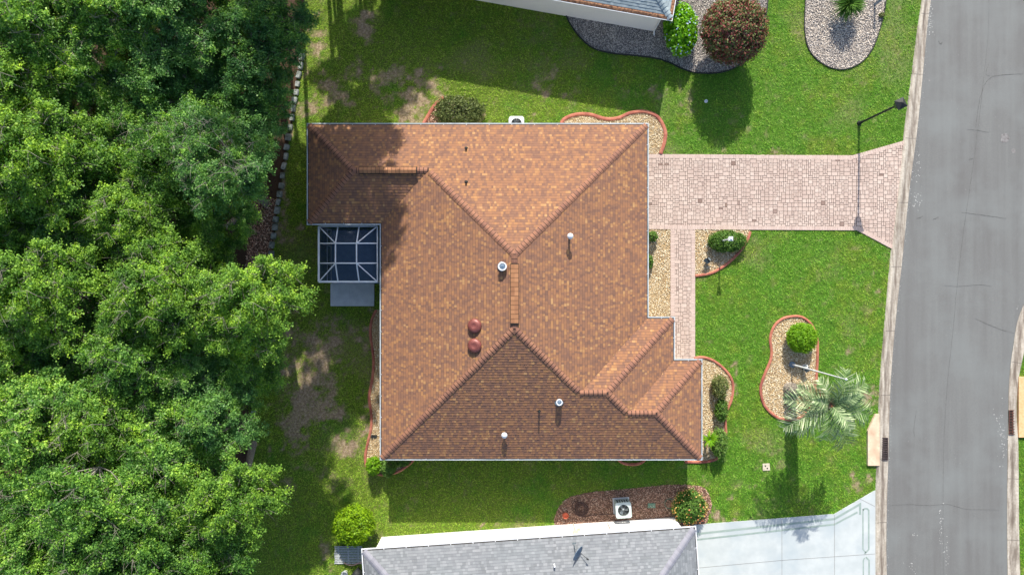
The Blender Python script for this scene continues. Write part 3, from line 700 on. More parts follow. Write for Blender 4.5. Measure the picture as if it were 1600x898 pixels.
# ---------------------------------------------------------------- houses
PITCH = .425
def shingle_face(mb, pts3, mi=0, expo=.145, v_start=.1, lift=.013, wr=(.08, .16), thick=.006):
    """pts3[0]->pts3[1] is the eave edge; individual tabs, each a raised shingle"""
    P = [Vector(p) for p in pts3]; e = (P[1]-P[0]); e.z = 0; e.normalize()
    n = None
    for k in range(2, len(P)):
        c = (P[1]-P[0]).cross(P[k]-P[0])
        if c.length > 1e-4: n = c.normalized(); break
    if n.z < 0: n = -n
    s_ = n.cross(e).normalized()
    if s_.z < 0: s_ = -s_
    U = [(p-P[0]).dot(e) for p in P]; V = [(p-P[0]).dot(s_) for p in P]; vmax = max(V); L = len(P)
    def span(v):
        v = min(max(v, 1e-6), vmax-1e-6); xs = []
        for i in range(L):
            j = (i+1) % L
            if (V[i]-v)*(V[j]-v) <= 0 and abs(V[i]-V[j]) > 1e-9: t = (v-V[i])/(V[j]-V[i]); xs.append(U[i]+(U[j]-U[i])*t)
        return (min(xs), max(xs)) if len(xs) >= 2 else None
    pt = lambda u, v, h: P[0]+e*u+s_*v+n*h
    v = v_start
    while v < vmax-.01:
        v1 = min(v+expo, vmax); a0, a1 = span(v), span(v1)
        if a0 and a1:
            u = min(a0[0], a1[0])-random.random()*.2; end = max(a0[1], a1[1])
            while u < end:
                w_ = random.uniform(*wr); q = [max(u, a0[0]), min(u+w_, a0[1]), max(u, a1[0]), min(u+w_, a1[1])]
                u += w_
                if q[1]-q[0] < .005 and q[3]-q[2] < .005: continue
                if q[1] < q[0]: q[0] = q[1] = (q[0]+q[1])/2
                if q[3] < q[2]: q[2] = q[3] = (q[2]+q[3])/2
                hl = lift+random.choice([0, 0, thick]); hu = .002+(hl-lift)*.3
                A, B, C, D = pt(q[0], v, hl), pt(q[1], v, hl), pt(q[3], v1+.001, hu), pt(q[2], v1+.001, hu)
                A0, B0 = pt(q[0], v, -.006), pt(q[1], v, -.006)
                ok = (B-A).cross(D-A).dot(n) > 0
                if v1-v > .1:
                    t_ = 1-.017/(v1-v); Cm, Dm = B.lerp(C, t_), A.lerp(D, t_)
                    mb.mesh([Dm, Cm, C, D], [(0,1,2,3) if ok else (3,2,1,0)], 2)  # dark strip paints a shadow line where the next course overlaps
                else: Cm, Dm = C, D
                mb.mesh([A, B, Cm, Dm, A0, B0], [(0,1,2,3), (4,5,1,0)] if ok else [(3,2,1,0), (0,1,5,4)], mi)
        v = v1
def caps(mb, a, b, drop, wdt=.16, mi=0, expo=.2, lift=.026):
    a = Vector(a); b = Vector(b); d = b-a; L = d.length; d.normalize(); pl = Vector((-d.y, d.x, 0)).normalized(); k = max(1, int(L/expo))
    for i in range(k):
        p = a+d*(i*L/k); qm = a+d*((i+1)*L/k-.036); q = a+d*((i+1)*L/k+.03); w_ = wdt*random.uniform(.95, 1.05)
        dr = lambda c, h, wd_: [c-pl*wd_+Vector((0,0,-drop*wd_+h)), c-pl*wd_*.25+Vector((0,0,-drop*wd_*.15+h+.012)), c+pl*wd_*.25+Vector((0,0,-drop*wd_*.15+h+.012)), c+pl*wd_+Vector((0,0,-drop*wd_+h))]
        lo, me_, hi = dr(p, lift+.02, w_), dr(qm, lift+.002, w_*.97), dr(q, lift-.002, w_*.97); und = [t-Vector((0,0,.03)) for t in lo]
        dn = Vector((0,0,.05)); V = lo+me_+und+[lo[0]-dn, lo[3]-dn, me_[0]-dn, me_[3]-dn]
        mb.mesh(V, [(4,5,1,0),(5,6,2,1),(6,7,3,2),(0,1,9,8),(1,2,10,9),(2,3,11,10),(4,0,12,14),(3,7,15,13)], mi)
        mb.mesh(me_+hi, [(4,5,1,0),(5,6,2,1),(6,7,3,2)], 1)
def gutter(mb, outline, z, depth=.11, wdt=.14):
    # outline clockwise: left of travel is outside; channel open at the top
    t = .006
    sweep(mb, outline, [(-wdt-.02, z-.16), (-wdt-.02, z-.01), (-wdt, z-.01), (-wdt, z-depth+t), (-.04, z-depth+t), (-.04, z-.004), (-.04, z), (.018, z), (.022, z-.03), (.004, z-depth*.5), (-.03, z-depth), (-wdt-.019, z-depth)], True, 0)
def gutter_fill(mb, outline, z, mi=0, wdt=.14):
    sweep(mb, outline, [(-wdt+.004, z-.085), (-.044, z-.085)], True, mi)
def hangers(mb, outline, z, step=1.2, wdt=.13):
    P = [Vector((*p, 0)) for p in outline]; L = len(P)
    for i in range(L):
        a_, b_ = P[i], P[(i+1) % L]; d = b_-a_; n = int(d.length/step); d.normalize(); nn = Vector((-d.y, d.x, 0))
        for k in range(1, n+1):
            c = a_+(b_-a_)*(k/(n+1)); M = Matrix.Translation((c.x, c.y, z)) @ Matrix.Rotation(math.atan2(d.y, d.x), 4, 'Z')
            mb.box(-.018, .018, -wdt, -.002, .003, .012, 0, M)
def walls(mb, outline, inset, z1):
    q = offset_poly(outline, -inset); L = len(q)
    for i in range(L): a_, b_ = q[i], q[(i+1) % L]; mb.poly([(*a_, 0), (*a_, z1), (*b_, z1), (*b_, 0)])
    return q
def opening(root, name, sub, cx, cy, ang, wid, z0, z1, mframe, mpane, bars=(1, 1)):
    M = Matrix.Translation((cx, cy, 0)) @ Matrix.Rotation(ang, 4, 'Z'); f = .06; mb = MB(); h = wid/2
    mb.box(-h, -h+f, -.02, .05, z0, z1, 0, M); mb.box(h-f, h, -.02, .05, z0, z1, 0, M); mb.box(-h+f, h-f, -.02, .05, z0, z0+f, 0, M); mb.box(-h+f, h-f, -.02, .05, z1-f, z1, 0, M)
    for k in range(1, bars[0]): x = -h+wid*k/bars[0]; mb.box(x-.02, x+.02, -.01, .04, z0+f, z1-f, 0, M)
    for k in range(1, bars[1]): z = z0+(z1-z0)*k/bars[1]; mb.box(-h+f, h-f, -.008, .038, z-.02, z+.02, 0, M)
    o = mb.build(name, mframe, root); m2 = MB(); m2.box(-h+f, h-f, -.01, .015, z0+f, z1-f, 0, M); m2.build(sub, mpane, o); return o

def px3(x, y, rise): return Vector((x/K, -y/K, E+rise/K*PITCH/.5))
house = empty('house'); 
xe = lambda v: (v-800)*ER; ye = lambda v: (v-449)*ER
xL, xR, yT, yB = xe(594), xe(1013), ye(193), ye(718); xW, yW = xe(480), ye(351); xD, yC, yE, xF = xe(1054), ye(495), ye(561), xe(1097)
half = (xR-xL)/2; wh = (yW-yT)/2
A = px3(xW,yT,0); B = px3(xR,yT,0); C = px3(xR,yC,0); D = px3(xD,yC,0); Ee = px3(xD,yE,0); Fp = px3(xF,yE,0); G = px3(xF,yB,0); Hh = px3(xL,yB,0); I = px3(xL,yW,0); J = px3(xW,yW,0)
W1 = px3(xW+wh, yT+wh, wh*.5); Wr = px3(xL+wh, yT+wh, wh*.5); T = px3(xL+half, yT+half, half*.5); U = px3(xL+half, yB-half, half*.5)
h1 = (yB-yC)/2; S1 = px3(xR-h1, yC+h1, h1*.5); S2 = px3(xD-h1, yC+h1, h1*.5); h2 = (yB-yE)/2; Q1 = px3(xD-h2, yE+h2, h2*.5); Q2 = px3(xF-h2, yE+h2, h2*.5)
mb = MB()
for f in ([B,A,W1,Wr,T],[A,J,W1],[J,I,Wr,W1],[I,Hh,U,T,Wr],[Hh,G,Q2,Q1,S2,S1,U],[C,B,T,U,S1],[D,C,S1,S2],[Ee,D,S2,Q1],[Fp,Ee,Q1,Q2],[G,Fp,Q2]): shingle_face(mb, f)
# solid deck just under the shingles
for f in ([B,A,W1,Wr,T],[A,J,W1],[J,I,Wr,W1],[I,Hh,U,T,Wr],[Hh,G,Q2,Q1,S2,S1,U],[C,B,T,U,S1],[D,C,S1,S2],[Ee,D,S2,Q1],[Fp,Ee,Q1,Q2],[G,Fp,Q2]): mb.poly([p-Vector((0,0,.012)) for p in f][::-1], 1)
roof = mb.build('roof', [M_shingle, M_dark, M_edge_shade], house)
mb = MB(); hd = PITCH*.7071
for a_, b_ in ((A,W1),(J,W1),(B,T),(Wr,T),(Hh,U),(U,S1),(D,S2),(S2,Q1),(Fp,Q2),(G,Q2)):
    lo, hi = (a_, b_) if a_.z <= b_.z else (b_, a_); d = (hi-lo).normalized(); caps(mb, lo+d*.15, hi, hd)
for a_, b_ in ((W1,Wr),(T,U),(S1,S2),(Q1,Q2)): caps(mb, a_, b_, PITCH, .15)
mb.build('ridge_cap', [M_cap, M_edge_shade], roof)
# ridge vents: raised shingled boxes
def rvent(a_, b_, hw=.185):
    mb = MB(); d = (b_-a_); L = d.length; d.normalize(); n = Vector((-d.y, d.x, 0)); k = int(L/.2)
    for i in range(k):
        p = a_+d*(i*L/k); q = a_+d*((i+1)*L/k-.018)
        for s1 in (1,-1):
            P = [p+Vector((0,0,.14)), q+Vector((0,0,.14)), q+n*hw*s1+Vector((0,0,.14-hw*PITCH*.9)), p+n*hw*s1+Vector((0,0,.14-hw*PITCH*.9))]
            mb.poly(P if s1 < 0 else P[::-1], 0)
    for s1 in (1,-1):  # dark flared sides and underplate draw in the vent's shadow outline
        e1, e2 = a_+n*hw*s1*1.14-d*.03, b_+n*hw*s1*1.14+d*.03; t, bt = Vector((0,0,.128-hw*PITCH*.9)), Vector((0,0,-.02-hw*PITCH))
        mb.poly([e1+bt, e2+bt, e2+t, e1+t] if s1 < 0 else [e2+bt, e1+bt, e1+t, e2+t], 1)
    for s1 in (1,-1):
        P = [a_-d*.03+Vector((0,0,.13)), b_+d*.03+Vector((0,0,.13)), b_+d*.03+n*hw*1.12*s1+Vector((0,0,.128-hw*PITCH)), a_-d*.03+n*hw*1.12*s1+Vector((0,0,.128-hw*PITCH))]; mb.poly(P if s1 < 0 else P[::-1], 1)
    for e_, s1 in ((a_, 1), (b_, -1)):
        mb.poly([e_+n*hw+Vector((0,0,-.1)), e_-n*hw+Vector((0,0,-.1)), e_-n*hw+Vector((0,0,.05)), e_+Vector((0,0,.13)), e_+n*hw+Vector((0,0,.05))][::-s1], 1)
    mb.build('ridge_vent', [M_vent_orange, M_dark], roof)
zr = 1-T.z/H; rvent(Vector(W(804,413,T.z)), Vector(W(804,505,T.z))); rvent(Vector((W(562,268,Wr.z)[0], Wr.y, Wr.z)), Vector((W(651,268,Wr.z)[0], Wr.y, Wr.z)), .15)
mb = MB(); gutter(mb, HOUSE, E+.02); hangers(mb, HOUSE, E+.02); gut = mb.build('gutter', M_gutter, house)
mb = MB(); gutter_fill(mb, HOUSE, E+.02); mb.build('gutter_debris', mat_noise('dirty_gutter_floor', srgb(56,54,50), srgb(150,158,160), 1.1, .9, .2, .01, lo=.42, hi=.56), gut)
mb = MB(); q = walls(mb, HOUSE, .5, E-.14); mb.build('wall', M_wall2, house)
from mathutils.geometry import tessellate_polygon
def flat(mb, poly, z, up=False):
    for t in tessellate_polygon([[Vector((*p, 0)) for p in poly]]):
        P = [poly[k] for k in t]
        if (area_poly(P) > 0) != up: P = P[::-1]
        mb.poly([(*p, z) for p in P])
mb = MB(); flat(mb, offset_poly(HOUSE, -.13), E-.14); mb.build('soffit', M_white, house)
opening(house, 'garage_door', 'door_panel', q[1][0], W(0,300)[1], R(90), 4.0, 0.05, 2.2, M_white, M_white, (4, 4))
opening(house, 'front_door', 'door_panel', q[3][0], W(0,528)[1], R(90), 1.0, 0.05, 2.1, M_white, M_copper, (1, 1))
opening(house, 'window', 'pane', q[5][0], W(0,640)[1], R(90), 1.8, .8, 2.1, M_white, M_glassd, (2, 2))
for xx in (720, 900, 980): opening(house, 'window', 'pane', W(xx,0)[0], q[6][1], 0, 1.2, .9, 2.1, M_white, M_glassd, (1, 2))
for xx in (560, 700, 850): opening(house, 'window', 'pane', W(xx,0)[0], q[0][1], 0, 1.2, .9, 2.1, M_white, M_glassd, (1, 2))
for yy in (560, 640): opening(house, 'window', 'pane', q[7][0], W(0,yy)[1], R(90), 1.4, .9, 2.1, M_white, M_glassd, (2, 1))
opening(house, 'sliding_door', 'pane', q[8][0]-.0, W(0,395)[1], R(90), 2.0, .09, 2.2, M_white, M_glassd, (2, 1))
# roof penetrations
def roof_z(px, py):
    """height of the main roof where the picture point falls"""
    z = E+1
    for _ in range(8):
        x, y, _z = W(px, py, z); dl = min(x-xL/K, xR/K-x, -yT/K-y, y+yB/K); z = E+PITCH*dl
    return x, y, z
def vent_pipe(px, py, hgt, rp, capr, capm, kind, name='vent_pipe'):
    x, y, z = roof_z(px, py); s_ = H/(H-z)
    # picture position is that of the cap: walk the base back along the ray
    zc = z+hgt; x, y, _ = W(px, py, zc)
    mb = MB(); mb.tube([(x, y, z-.1), (x, y, zc)], rp, 12); mb.lathe([(rp*2.4, z+.0), (rp*1.3, z+.05), (rp*1.02, z+.12)], (x, y, 0), 14)
    p = mb.build(name, M_grey if kind != 'black' else M_black, house); m2 = MB()
    if kind == 'ball': m2.lathe([(.001, .17), (capr*.55, .15), (capr*.88, .09), (capr, .02), (capr*.9, -.05), (capr*.5, -.09), (rp, -.1)], (x, y, zc), 18)
    elif kind == 'cone': m2.lathe([(.001, .12), (capr*.5, .08), (capr, .0), (capr*1.03, -.03), (capr*.97, -.035), (capr*.9, -.015)], (x, y, zc), 18)
    elif kind == 'rim':
        m2.lathe([(capr*.7, -.02), (capr*.72, .05), (capr, .05), (capr, -.09), (capr*.9, -.09)], (x, y, zc), 20, 0, False); m2.lathe([(.001, .055), (capr*.3, .05), (capr*.71, .02)], (x, y, zc), 20, 1)
    if kind != 'black': m2.build('vent_cap', [capm, M_flange], p)
vent_pipe(891,369,.60,.06,.15,M_white,'ball','white_vent_pipe'); vent_pipe(785,416,.30,.10,.205,M_white,'rim','flue_pipe')
vent_pipe(874,628,.24,.10,.155,M_white,'rim','flue_pipe'); vent_pipe(788,680,.26,.05,.15,M_white,'cone','white_vent_pipe')
for x_, y_ in ((728,231),(728,284)): vent_pipe(x_, y_, .22, .045, 0, None, 'black', 'plumbing_vent')
vent_pipe(843,643,.34,.045,0,None,'black','plumbing_vent')
for px_, py_ in ((742,509),(742,540)):
    x, y, z = roof_z(px_, py_); x, y, _ = W(px_, py_, z+.2); z = E+PITCH*(x-xL/K); mb = MB()
    M = Matrix.Rotation(-math.atan(PITCH)*.55, 4, 'Y')
    mb.lathe([(.24, -.08), (.24, .08), (.345, .07), (.35, .10), (.33, .155), (.27, .205), (.17, .232), (.12, .232), (.10, .222), (.001, .218)], (x, y, z+.02), 28, 0, True, M)
    mb.build('dome_vent', M_copper, house)
tag(house, 'large house with brown and orange shingle hip roof in the centre', 'house')

# neighbours
def hip_house(name, O, label, mshing, mcap, mdeb, fillmat, wmat):
    root = empty(name); P = [Vector((*p, E)) for p in O]
    d0 = (P[1]-P[0]).length; d1 = (P[3]-P[0]).length; hw = min(d0, d1)/2; e0 = (P[1]-P[0]).normalized(); e1 = (P[3]-P[0]).normalized(); zr_ = Vector((0,0,hw*PITCH))
    if d0 >= d1: r0 = P[0]+e0*hw+e1*hw+zr_; r1 = P[1]-e0*hw+e1*hw+zr_; faces = [[P[0],P[1],r1,r0],[P[2],P[3],r0,r1],[P[1],P[2],r1],[P[3],P[0],r0]]; hips = [(P[0],r0),(P[3],r0),(P[1],r1),(P[2],r1)]
    mb = MB()
    for f in faces: shingle_face(mb, f, expo=.145 if True else .2, wr=(.10,.22))
    for f in faces: mb.poly([p-Vector((0,0,.012)) for p in f], 1)
    rf = mb.build('roof', [mshing, M_dark, mat_noise('grey_shingle_shadow_line', srgb(84,88,94), srgb(100,104,110), 20, .95, 0)], root); mb = MB()  # last slot: shadow line painted along each grey course
    for a_, b_ in hips: d = (b_-a_).normalized(); caps(mb, a_+d*.15, b_, hd, .17)
    caps(mb, r0, r1, PITCH, .15); mb.build('ridge_cap', [mcap, mcap], rf)
    mb = MB(); gutter(mb, O, E+.02); hangers(mb, O, E+.02); g_ = mb.build('gutter', M_white, root); mb = MB(); sweep(mb, O, [(-.2, E+.10), (-.12, E+.09), (-.045, E+.05), (-.015, E+.022)], True) if fillmat is M_leafdebris else gutter_fill(mb, O, E+.09 if fillmat is M_leafdebris else E+.02, 0, .2 if fillmat is M_leafdebris else .14); mb.build('gutter_debris', fillmat, g_)
    mb = MB(); q = walls(mb, O, .46, E-.14); mb.build('wall', wmat, root); mb = MB(); flat(mb, offset_poly(O, -.13), E-.14); mb.build('soffit', M_white, root)
    tag(root, label, 'house'); return root, q, P, e0, e1
if area_poly(NH1) > 0: NH1 = NH1[::-1]
if area_poly(NH2) > 0: NH2 = NH2[::-1]
n1, q1, P1_, _, _ = hip_house('house', NH1, 'neighbouring house at the top with pale grey roof and leaf filled gutters', M_g2shingle, M_g2shingle, M_dark, M_leafdebris, M_wall)
n2, q2, P2_, _, _ = hip_house('house', NH2, 'neighbouring house at the bottom with light grey shingles and bright white wall', M_gshingle, M_gcap, M_dark, M_dark, M_wall)
# downspout of the top neighbour
c = Vector((*W(1034,36,2.7)[:2], 2.7)); g0 = Vector((*W(1020,49,0)[:2], .05)); wc = min(q1, key=lambda p: (Vector(p)-Vector(W(1018,48)[:2])).length); wx = Vector((*wc, 0))
mb = MB(); off = Vector((.0,-.06,0)); mb.tube([wx+off+Vector((.05,-.35,2.82)), wx+off+Vector((.03,-.1,2.6)), wx+off+Vector((0,0,2.4)), wx+off+Vector((0,0,.25)), wx+off+Vector((.04,-.18,.08))], .045, 6, smooth=False); mb.build('downspout', M_white, n1)
# downspout outlet beside the back strip
# on the bottom house: dish, vent, wall vents
def wall_pt(t, z, off=.02):
    a_ = Vector(q2[0]); ds = [(Vector(q2[i]), Vector(q2[(i+1) % 4])) for i in range(4)]; seg = max(ds, key=lambda s: (s[0].y+s[1].y))
    p, r = seg if seg[0].x < seg[1].x else seg[::-1]; d = (r-p).normalized(); n = Vector((-d.y, d.x)); w_ = p+(r-p)*t+n*off; return Vector((w_.x, w_.y, z)), math.atan2(d.y, d.x)
mb = MB()
for t in (.455, .475, .50): 
    p, an = wall_pt(t, 2.35); M = Matrix.Translation(p) @ Matrix.Rotation(an, 4, 'Z'); mb.box(-.15, .15, -.02, .015, -.05, .05, 0, M)
mb.build('wall_vent', M_beige, n2)
p, an = wall_pt(.655, 0); M = Matrix.Translation(p) @ Matrix.Rotation(an, 4, 'Z'); mb = MB()
mb.box(-.12, .12, 0, .1, 1.35, 1.7, 0, M); mb.box(.12, .3, 0, .08, 1.0, 1.2, 0, M); mb.tube([M @ Vector((0,.05,0)), M @ Vector((0,.05,1.35))], .02, 6); mb.tube([M @ Vector((.05,.04,1.7)), M @ Vector((.06,.04,2.6))], .015, 6); mb.build('meter_box', M_beige, n2)
p, an = wall_pt(.77, 0); M = Matrix.Translation(p) @ Matrix.Rotation(an, 4, 'Z'); mb = MB(); mb.tube([M @ Vector((0,.03,.3)), M @ Vector((0,.03,1.2)), M @ Vector((.05,.12,1.3))], .02, 6); mb.build('conduit', M_beige, n2)
def roof2_z(px, py):
    z = E+1; a_ = Vector(NH2[0]); 
    pts = sorted(NH2, key=lambda p: -p[1])[:2]; pts.sort(); a_, b_ = Vector(pts[0]), Vector(pts[1]); d = (b_-a_).normalized(); n = Vector((d.y, -d.x))
    for _ in range(8): x, y, _z = W(px, py, z); z = E+PITCH*(Vector((x, y))-a_).dot(n)
    return x, y, z
x, y, z = roof2_z(866,881); mb = MB(); mb.tube([(x, y, z-.05), (x, y, z+.3)], .045, 10); mb.build('plumbing_vent', M_white, n2)
# satellite dish
x, y, z = roof2_z(897,849); dish = empty('satellite_dish', (x, y, z)); mb = MB(); mb.tube([(0,0,-.02),(0,0,.14),(.05,-.10,.5)], .025, 8); mb.box(-.1,.1,-.08,.08,-.02,.02); mb.build('mast', M_grey, dish)
Md = Matrix.Translation((.08,-.22,.58)) @ Matrix.Rotation(R(-28), 4, 'Z') @ Matrix.Rotation(R(58), 4, 'Y') @ Matrix.Diagonal((1.25, 1.5, 1.5, 1))
mb = MB(); pr = [(.001, 0), (.1, .006), (.2, .024), (.27, .045), (.275, .05), (.268, .06), (.2, .036), (.1, .016), (.001, .01)]
V = []; n_ = 24
for r_, zz in pr:
    for k in range(n_): t = 2*math.pi*k/n_; V.append(Md @ Vector((r_*math.cos(t), r_*math.sin(t), zz)))
mb.mesh(V, [(i*n_+k, i*n_+(k+1) % n_, (i+1)*n_+(k+1) % n_, (i+1)*n_+k) for i in range(len(pr)-1) for k in range(n_)], 0, True); mb.build('reflector', M_flange, dish)
f0 = Md @ Vector((.25,0,.05)); f1 = Md @ Vector((.2,0,.42)); mb = MB(); mb.tube([f0, f1], .014, 6); mb.tube([f1, f1+(Md @ Vector((0,0,0))-f1)*.18], .04, 8); mb.build('feed_arm', M_black, dish)
tag(dish, 'dark grey satellite dish standing on the light grey roof', 'satellite dish')

# ---------------------------------------------------------------- screened porch
sp = empty('screen_enclosure'); zo, zi = 2.55, 3.05
xs = [498,528,561,589.5]; ys = [353.5,380,411,440]; inner = {(1,1):(524,380),(2,1):(557,380),(1,2):(524,411),(2,2):(557,411)}
def gp(i, j): return Vector(W(*inner[(i,j)], zi)) if (i, j) in inner else Vector(W(xs[i], ys[j], zo))
def beam(mb, a_, b_, w_=.055, h_=.06):
    d = b_-a_; L = d.length; d.normalize(); s_ = Vector((-d.y, d.x, 0))
    if s_.length < 1e-3: s_ = Vector((1,0,0))
    s_.normalize(); u_ = d.cross(s_); M = Matrix((( d.x, s_.x, u_.x, a_.x),(d.y, s_.y, u_.y, a_.y),(d.z, s_.z, u_.z, a_.z),(0,0,0,1))); mb.box(0, L, -w_/2, w_/2, -h_, 0, 0, M)
mb = MB()
for j in range(4):
    for i in range(3): beam(mb, gp(i,j), gp(i+1,j), .1 if j == 3 else .06)
for i in range(4):
    for j in range(3): beam(mb, gp(i,j), gp(i,j+1), .1 if i == 0 else .06)
for a_, b_ in (((0,0),(1,1)),((3,0),(2,1)),((0,3),(1,2)),((3,3),(2,2))): beam(mb, gp(*a_), gp(*b_), .05)
mb.build('roof_frame', M_white, sp); mb = MB()
gnd = lambda v: Vector((v.x, v.y, .09))
posts = [gp(0,j) for j in range(4)]+[gp(i,3) for i in range(1,4)]
for v in posts: mb.box(v.x-.03, v.x+.03, v.y-.03, v.y+.03, .09, zo-.06)
for a_, b_ in ((gp(0,0), gp(0,3)), (gp(0,3), gp(3,3))):
    for z in (.1+.06, .95): beam(mb, Vector((a_.x, a_.y, z)), Vector((b_.x, b_.y, z)), .04, .04)
mb.build('post_frame', M_white, sp); mb = MB(); dz = Vector((0,0,-.03))
def tri(*p): mb.poly([v+dz for v in p])
for i in range(3):
    for j in range(3):
        a_, b_, c_, d_ = gp(i,j), gp(i+1,j), gp(i+1,j+1), gp(i,j+1)
        if (i, j) in ((0,0),(2,2)): tri(a_, d_, c_); tri(a_, c_, b_)
        elif (i, j) in ((2,0),(0,2)): tri(a_, d_, b_); tri(b_, d_, c_)
        else: tri(a_, d_, c_, b_)
mb.build('roof_screen', M_screen, sp); mb = MB()
for a_, b_ in ((gp(0,0), gp(0,3)), (gp(0,3), gp(3,3))): mb.poly([gnd(a_), gnd(b_), b_+dz, a_+dz])
mb.build('wall_screen', M_screen, sp); tag(sp, 'white framed screened porch with dark mesh against the back of the house', 'screened porch')

# ---------------------------------------------------------------- street lamp, lantern post, flagpole
def lantern_post(name, loc, hgt, label, mat, hs=1.0, arm=0):
    r = empty(name, loc); mb = MB(); mb.lathe([(.14, 0), (.14, .05), (.09, .12), (.03+.022*hs, .5), (.02+.024*hs, hgt-.45*hs)], n=14); mb.build('pole', mat, r)
    mb = MB(); z = hgt-.45*hs; s_ = hs
    for a_, b_, c_, d_ in ((.05, z, .09, z+.06*s_), (.09*s_, z+.06*s_, .15*s_, z+.36*s_)):
        V = []; 
        for (rr, zz) in ((a_, b_), (c_, d_)):
            for k in range(4): t = math.pi/4+k*math.pi/2; V.append((rr*1.41*math.cos(t), rr*1.41*math.sin(t), zz))
        mb.mesh(V, [(k, (k+1) % 4, 4+(k+1) % 4, 4+k) for k in range(4)])
    mb.build('lamp_glass', M_glassd if mat is M_black else M_white, r); mb = MB(); V = []
    for rr, zz in ((.19*s_, z+.355*s_), (.195*s_, z+.375*s_), (.06*s_, z+.47*s_), (.02, z+.52*s_)):
        for k in range(4): t = math.pi/4+k*math.pi/2; V.append((rr*1.41*math.cos(t), rr*1.41*math.sin(t), zz))
    mb.mesh(V, [(i*4+k, i*4+(k+1) % 4, (i+1)*4+(k+1) % 4, (i+1)*4+k) for i in range(3) for k in range(4)]+[(12,13,14,15),(3,2,1,0)]); mb.build('lamp_top', mat, r)
    tag(r, label, 'street lamp' if mat is M_black else 'lamp post'); return r
o = lantern_post('street_lamp', W(1342,193), 4.2, 'tall black street lamp on the lawn edge beside the driveway', M_black, 1.3); o.rotation_euler.z = R(25)
lantern_post('lamp_post', W(1124,377), 2.05, 'white lantern post rising out of the clipped hedge by the driveway', M_white, .6)
fp = empty('flagpole', W(1237,569)); mb = MB(); mb.tube([(0,0,0),(0,0,3),(0,0,6.15)], [.05,.04,.022], 10); mb.lathe([(.03, 6.15), (.06, 6.2), (.03, 6.26), (.001, 6.27)], n=10); mb.build('pole', M_white, fp)
mb = MB(); mb.lathe([(.17, 0), (.17, .12), (.14, .17), (.05, .19)], n=18); mb.build('base_collar', M_flange, fp); mb = MB(); mb.box(.03,.09,-.02,.02,1.1,1.25); mb.build('cleat', M_grey, fp); tag(fp, 'white flagpole without a flag in the island bed', 'flagpole')

# ---------------------------------------------------------------- small things
def condenser(loc, rz, s_, label, hgt, topcol):
    r = empty('air_conditioner', loc, rz); mb = MB(); mb.box(-s_-.06, s_+.06, -s_-.06, s_+.06, 0, .07); mb.build('pad', M_conc, r)
    mb = MB(); n = 6
    for sx in (-1, 1):
        for sy in (-1, 1): mb.box(sx*s_-.03 if sx > 0 else sx*s_, sx*s_ if sx > 0 else sx*s_+.03, sy*s_-.03 if sy > 0 else sy*s_, sy*s_ if sy > 0 else sy*s_+.03, .07, hgt-.05)
    for k in range(n):
        x = -s_+2*s_*(k+.5)/n
        for sg in (-1, 1):
            mb.box(x-.03, x+.03, sg*s_-.02, sg*s_+.02, .1, hgt-.05); mb.box(sg*s_-.02, sg*s_+.02, x-.03, x+.03, .1, hgt-.05)
    mb.build('louvre_panel', topcol, r); mb = MB(); mb.box(-s_+.05, s_-.05, -s_+.05, s_-.05, .08, hgt-.3); mb.build('coil', M_black, r)
    # top with round opening
    mb = MB(); N = 32; ro = s_*.78; V = []
    for k in range(N):
        t = 2*math.pi*(k+.5)/N; c_, q_ = math.cos(t), math.sin(t); m_ = max(abs(c_), abs(q_)); V.append((c_/m_*(s_+.03), q_/m_*(s_+.03), hgt-.02)); V.append((c_*ro, q_*ro, hgt)); V.append((c_/m_*(s_+.03), q_/m_*(s_+.03), hgt-.08)); V.append((c_*ro, q_*ro, hgt-.1))
    F = []
    for k in range(N): j = (k+1) % N; F += [(4*k, 4*j, 4*j+1, 4*k+1), (4*k+2, 4*j+2, 4*j, 4*k), (4*k+1, 4*j+1, 4*j+3, 4*k+3)]
    mb.mesh(V, F); mb.build('top_cover', topcol, r); mb = MB()
    for k in range(3):
        t0 = k*2.094; V = []
        for rr in (.07, ro*.55, ro*.9):
            for a_ in (-.42, .42): V.append((rr*math.cos(t0+a_*(.8 if rr > .1 else 1.2)), rr*math.sin(t0+a_*(.8 if rr > .1 else 1.2)), hgt-.16+(.05 if a_ > 0 else -.05)))
        mb.mesh(V, [(0,2,3,1),(2,4,5,3)])
    mb.lathe([(.001, hgt-.09), (.06, hgt-.095), (.07, hgt-.2)], n=12); mb.build('fan', M_grey, r)
    mb = MB()
    for rr in (ro*.33, ro*.55, ro*.78, ro*.98): mb.tube([(rr*math.cos(t*math.pi/12), rr*math.sin(t*math.pi/12), hgt-.03) for t in range(25)], .004, 4, cap=False)
    for k in range(6): t = k*math.pi/3; mb.tube([(.04*math.cos(t), .04*math.sin(t), hgt-.03), (ro*math.cos(t), ro*math.sin(t), hgt-.03)], .005, 4)
    mb.build('guard_grille', M_grey, r); tag(r, label, 'air conditioner'); return r
x, y, _ = W(974.5,797,.85); condenser((x, y, 0), R(4), .40, 'pale green grey air conditioner in the wood chips with fan showing', .85, mat_noise('sage_grey_enamel', srgb(176,190,186), srgb(192,204,200), 4, .45, 0))
x, y, _ = W(807,193,.75); condenser((x, y, 0), 0, .37, 'white air conditioner peeking out beyond the top eave of the brown roof', .75, M_white)
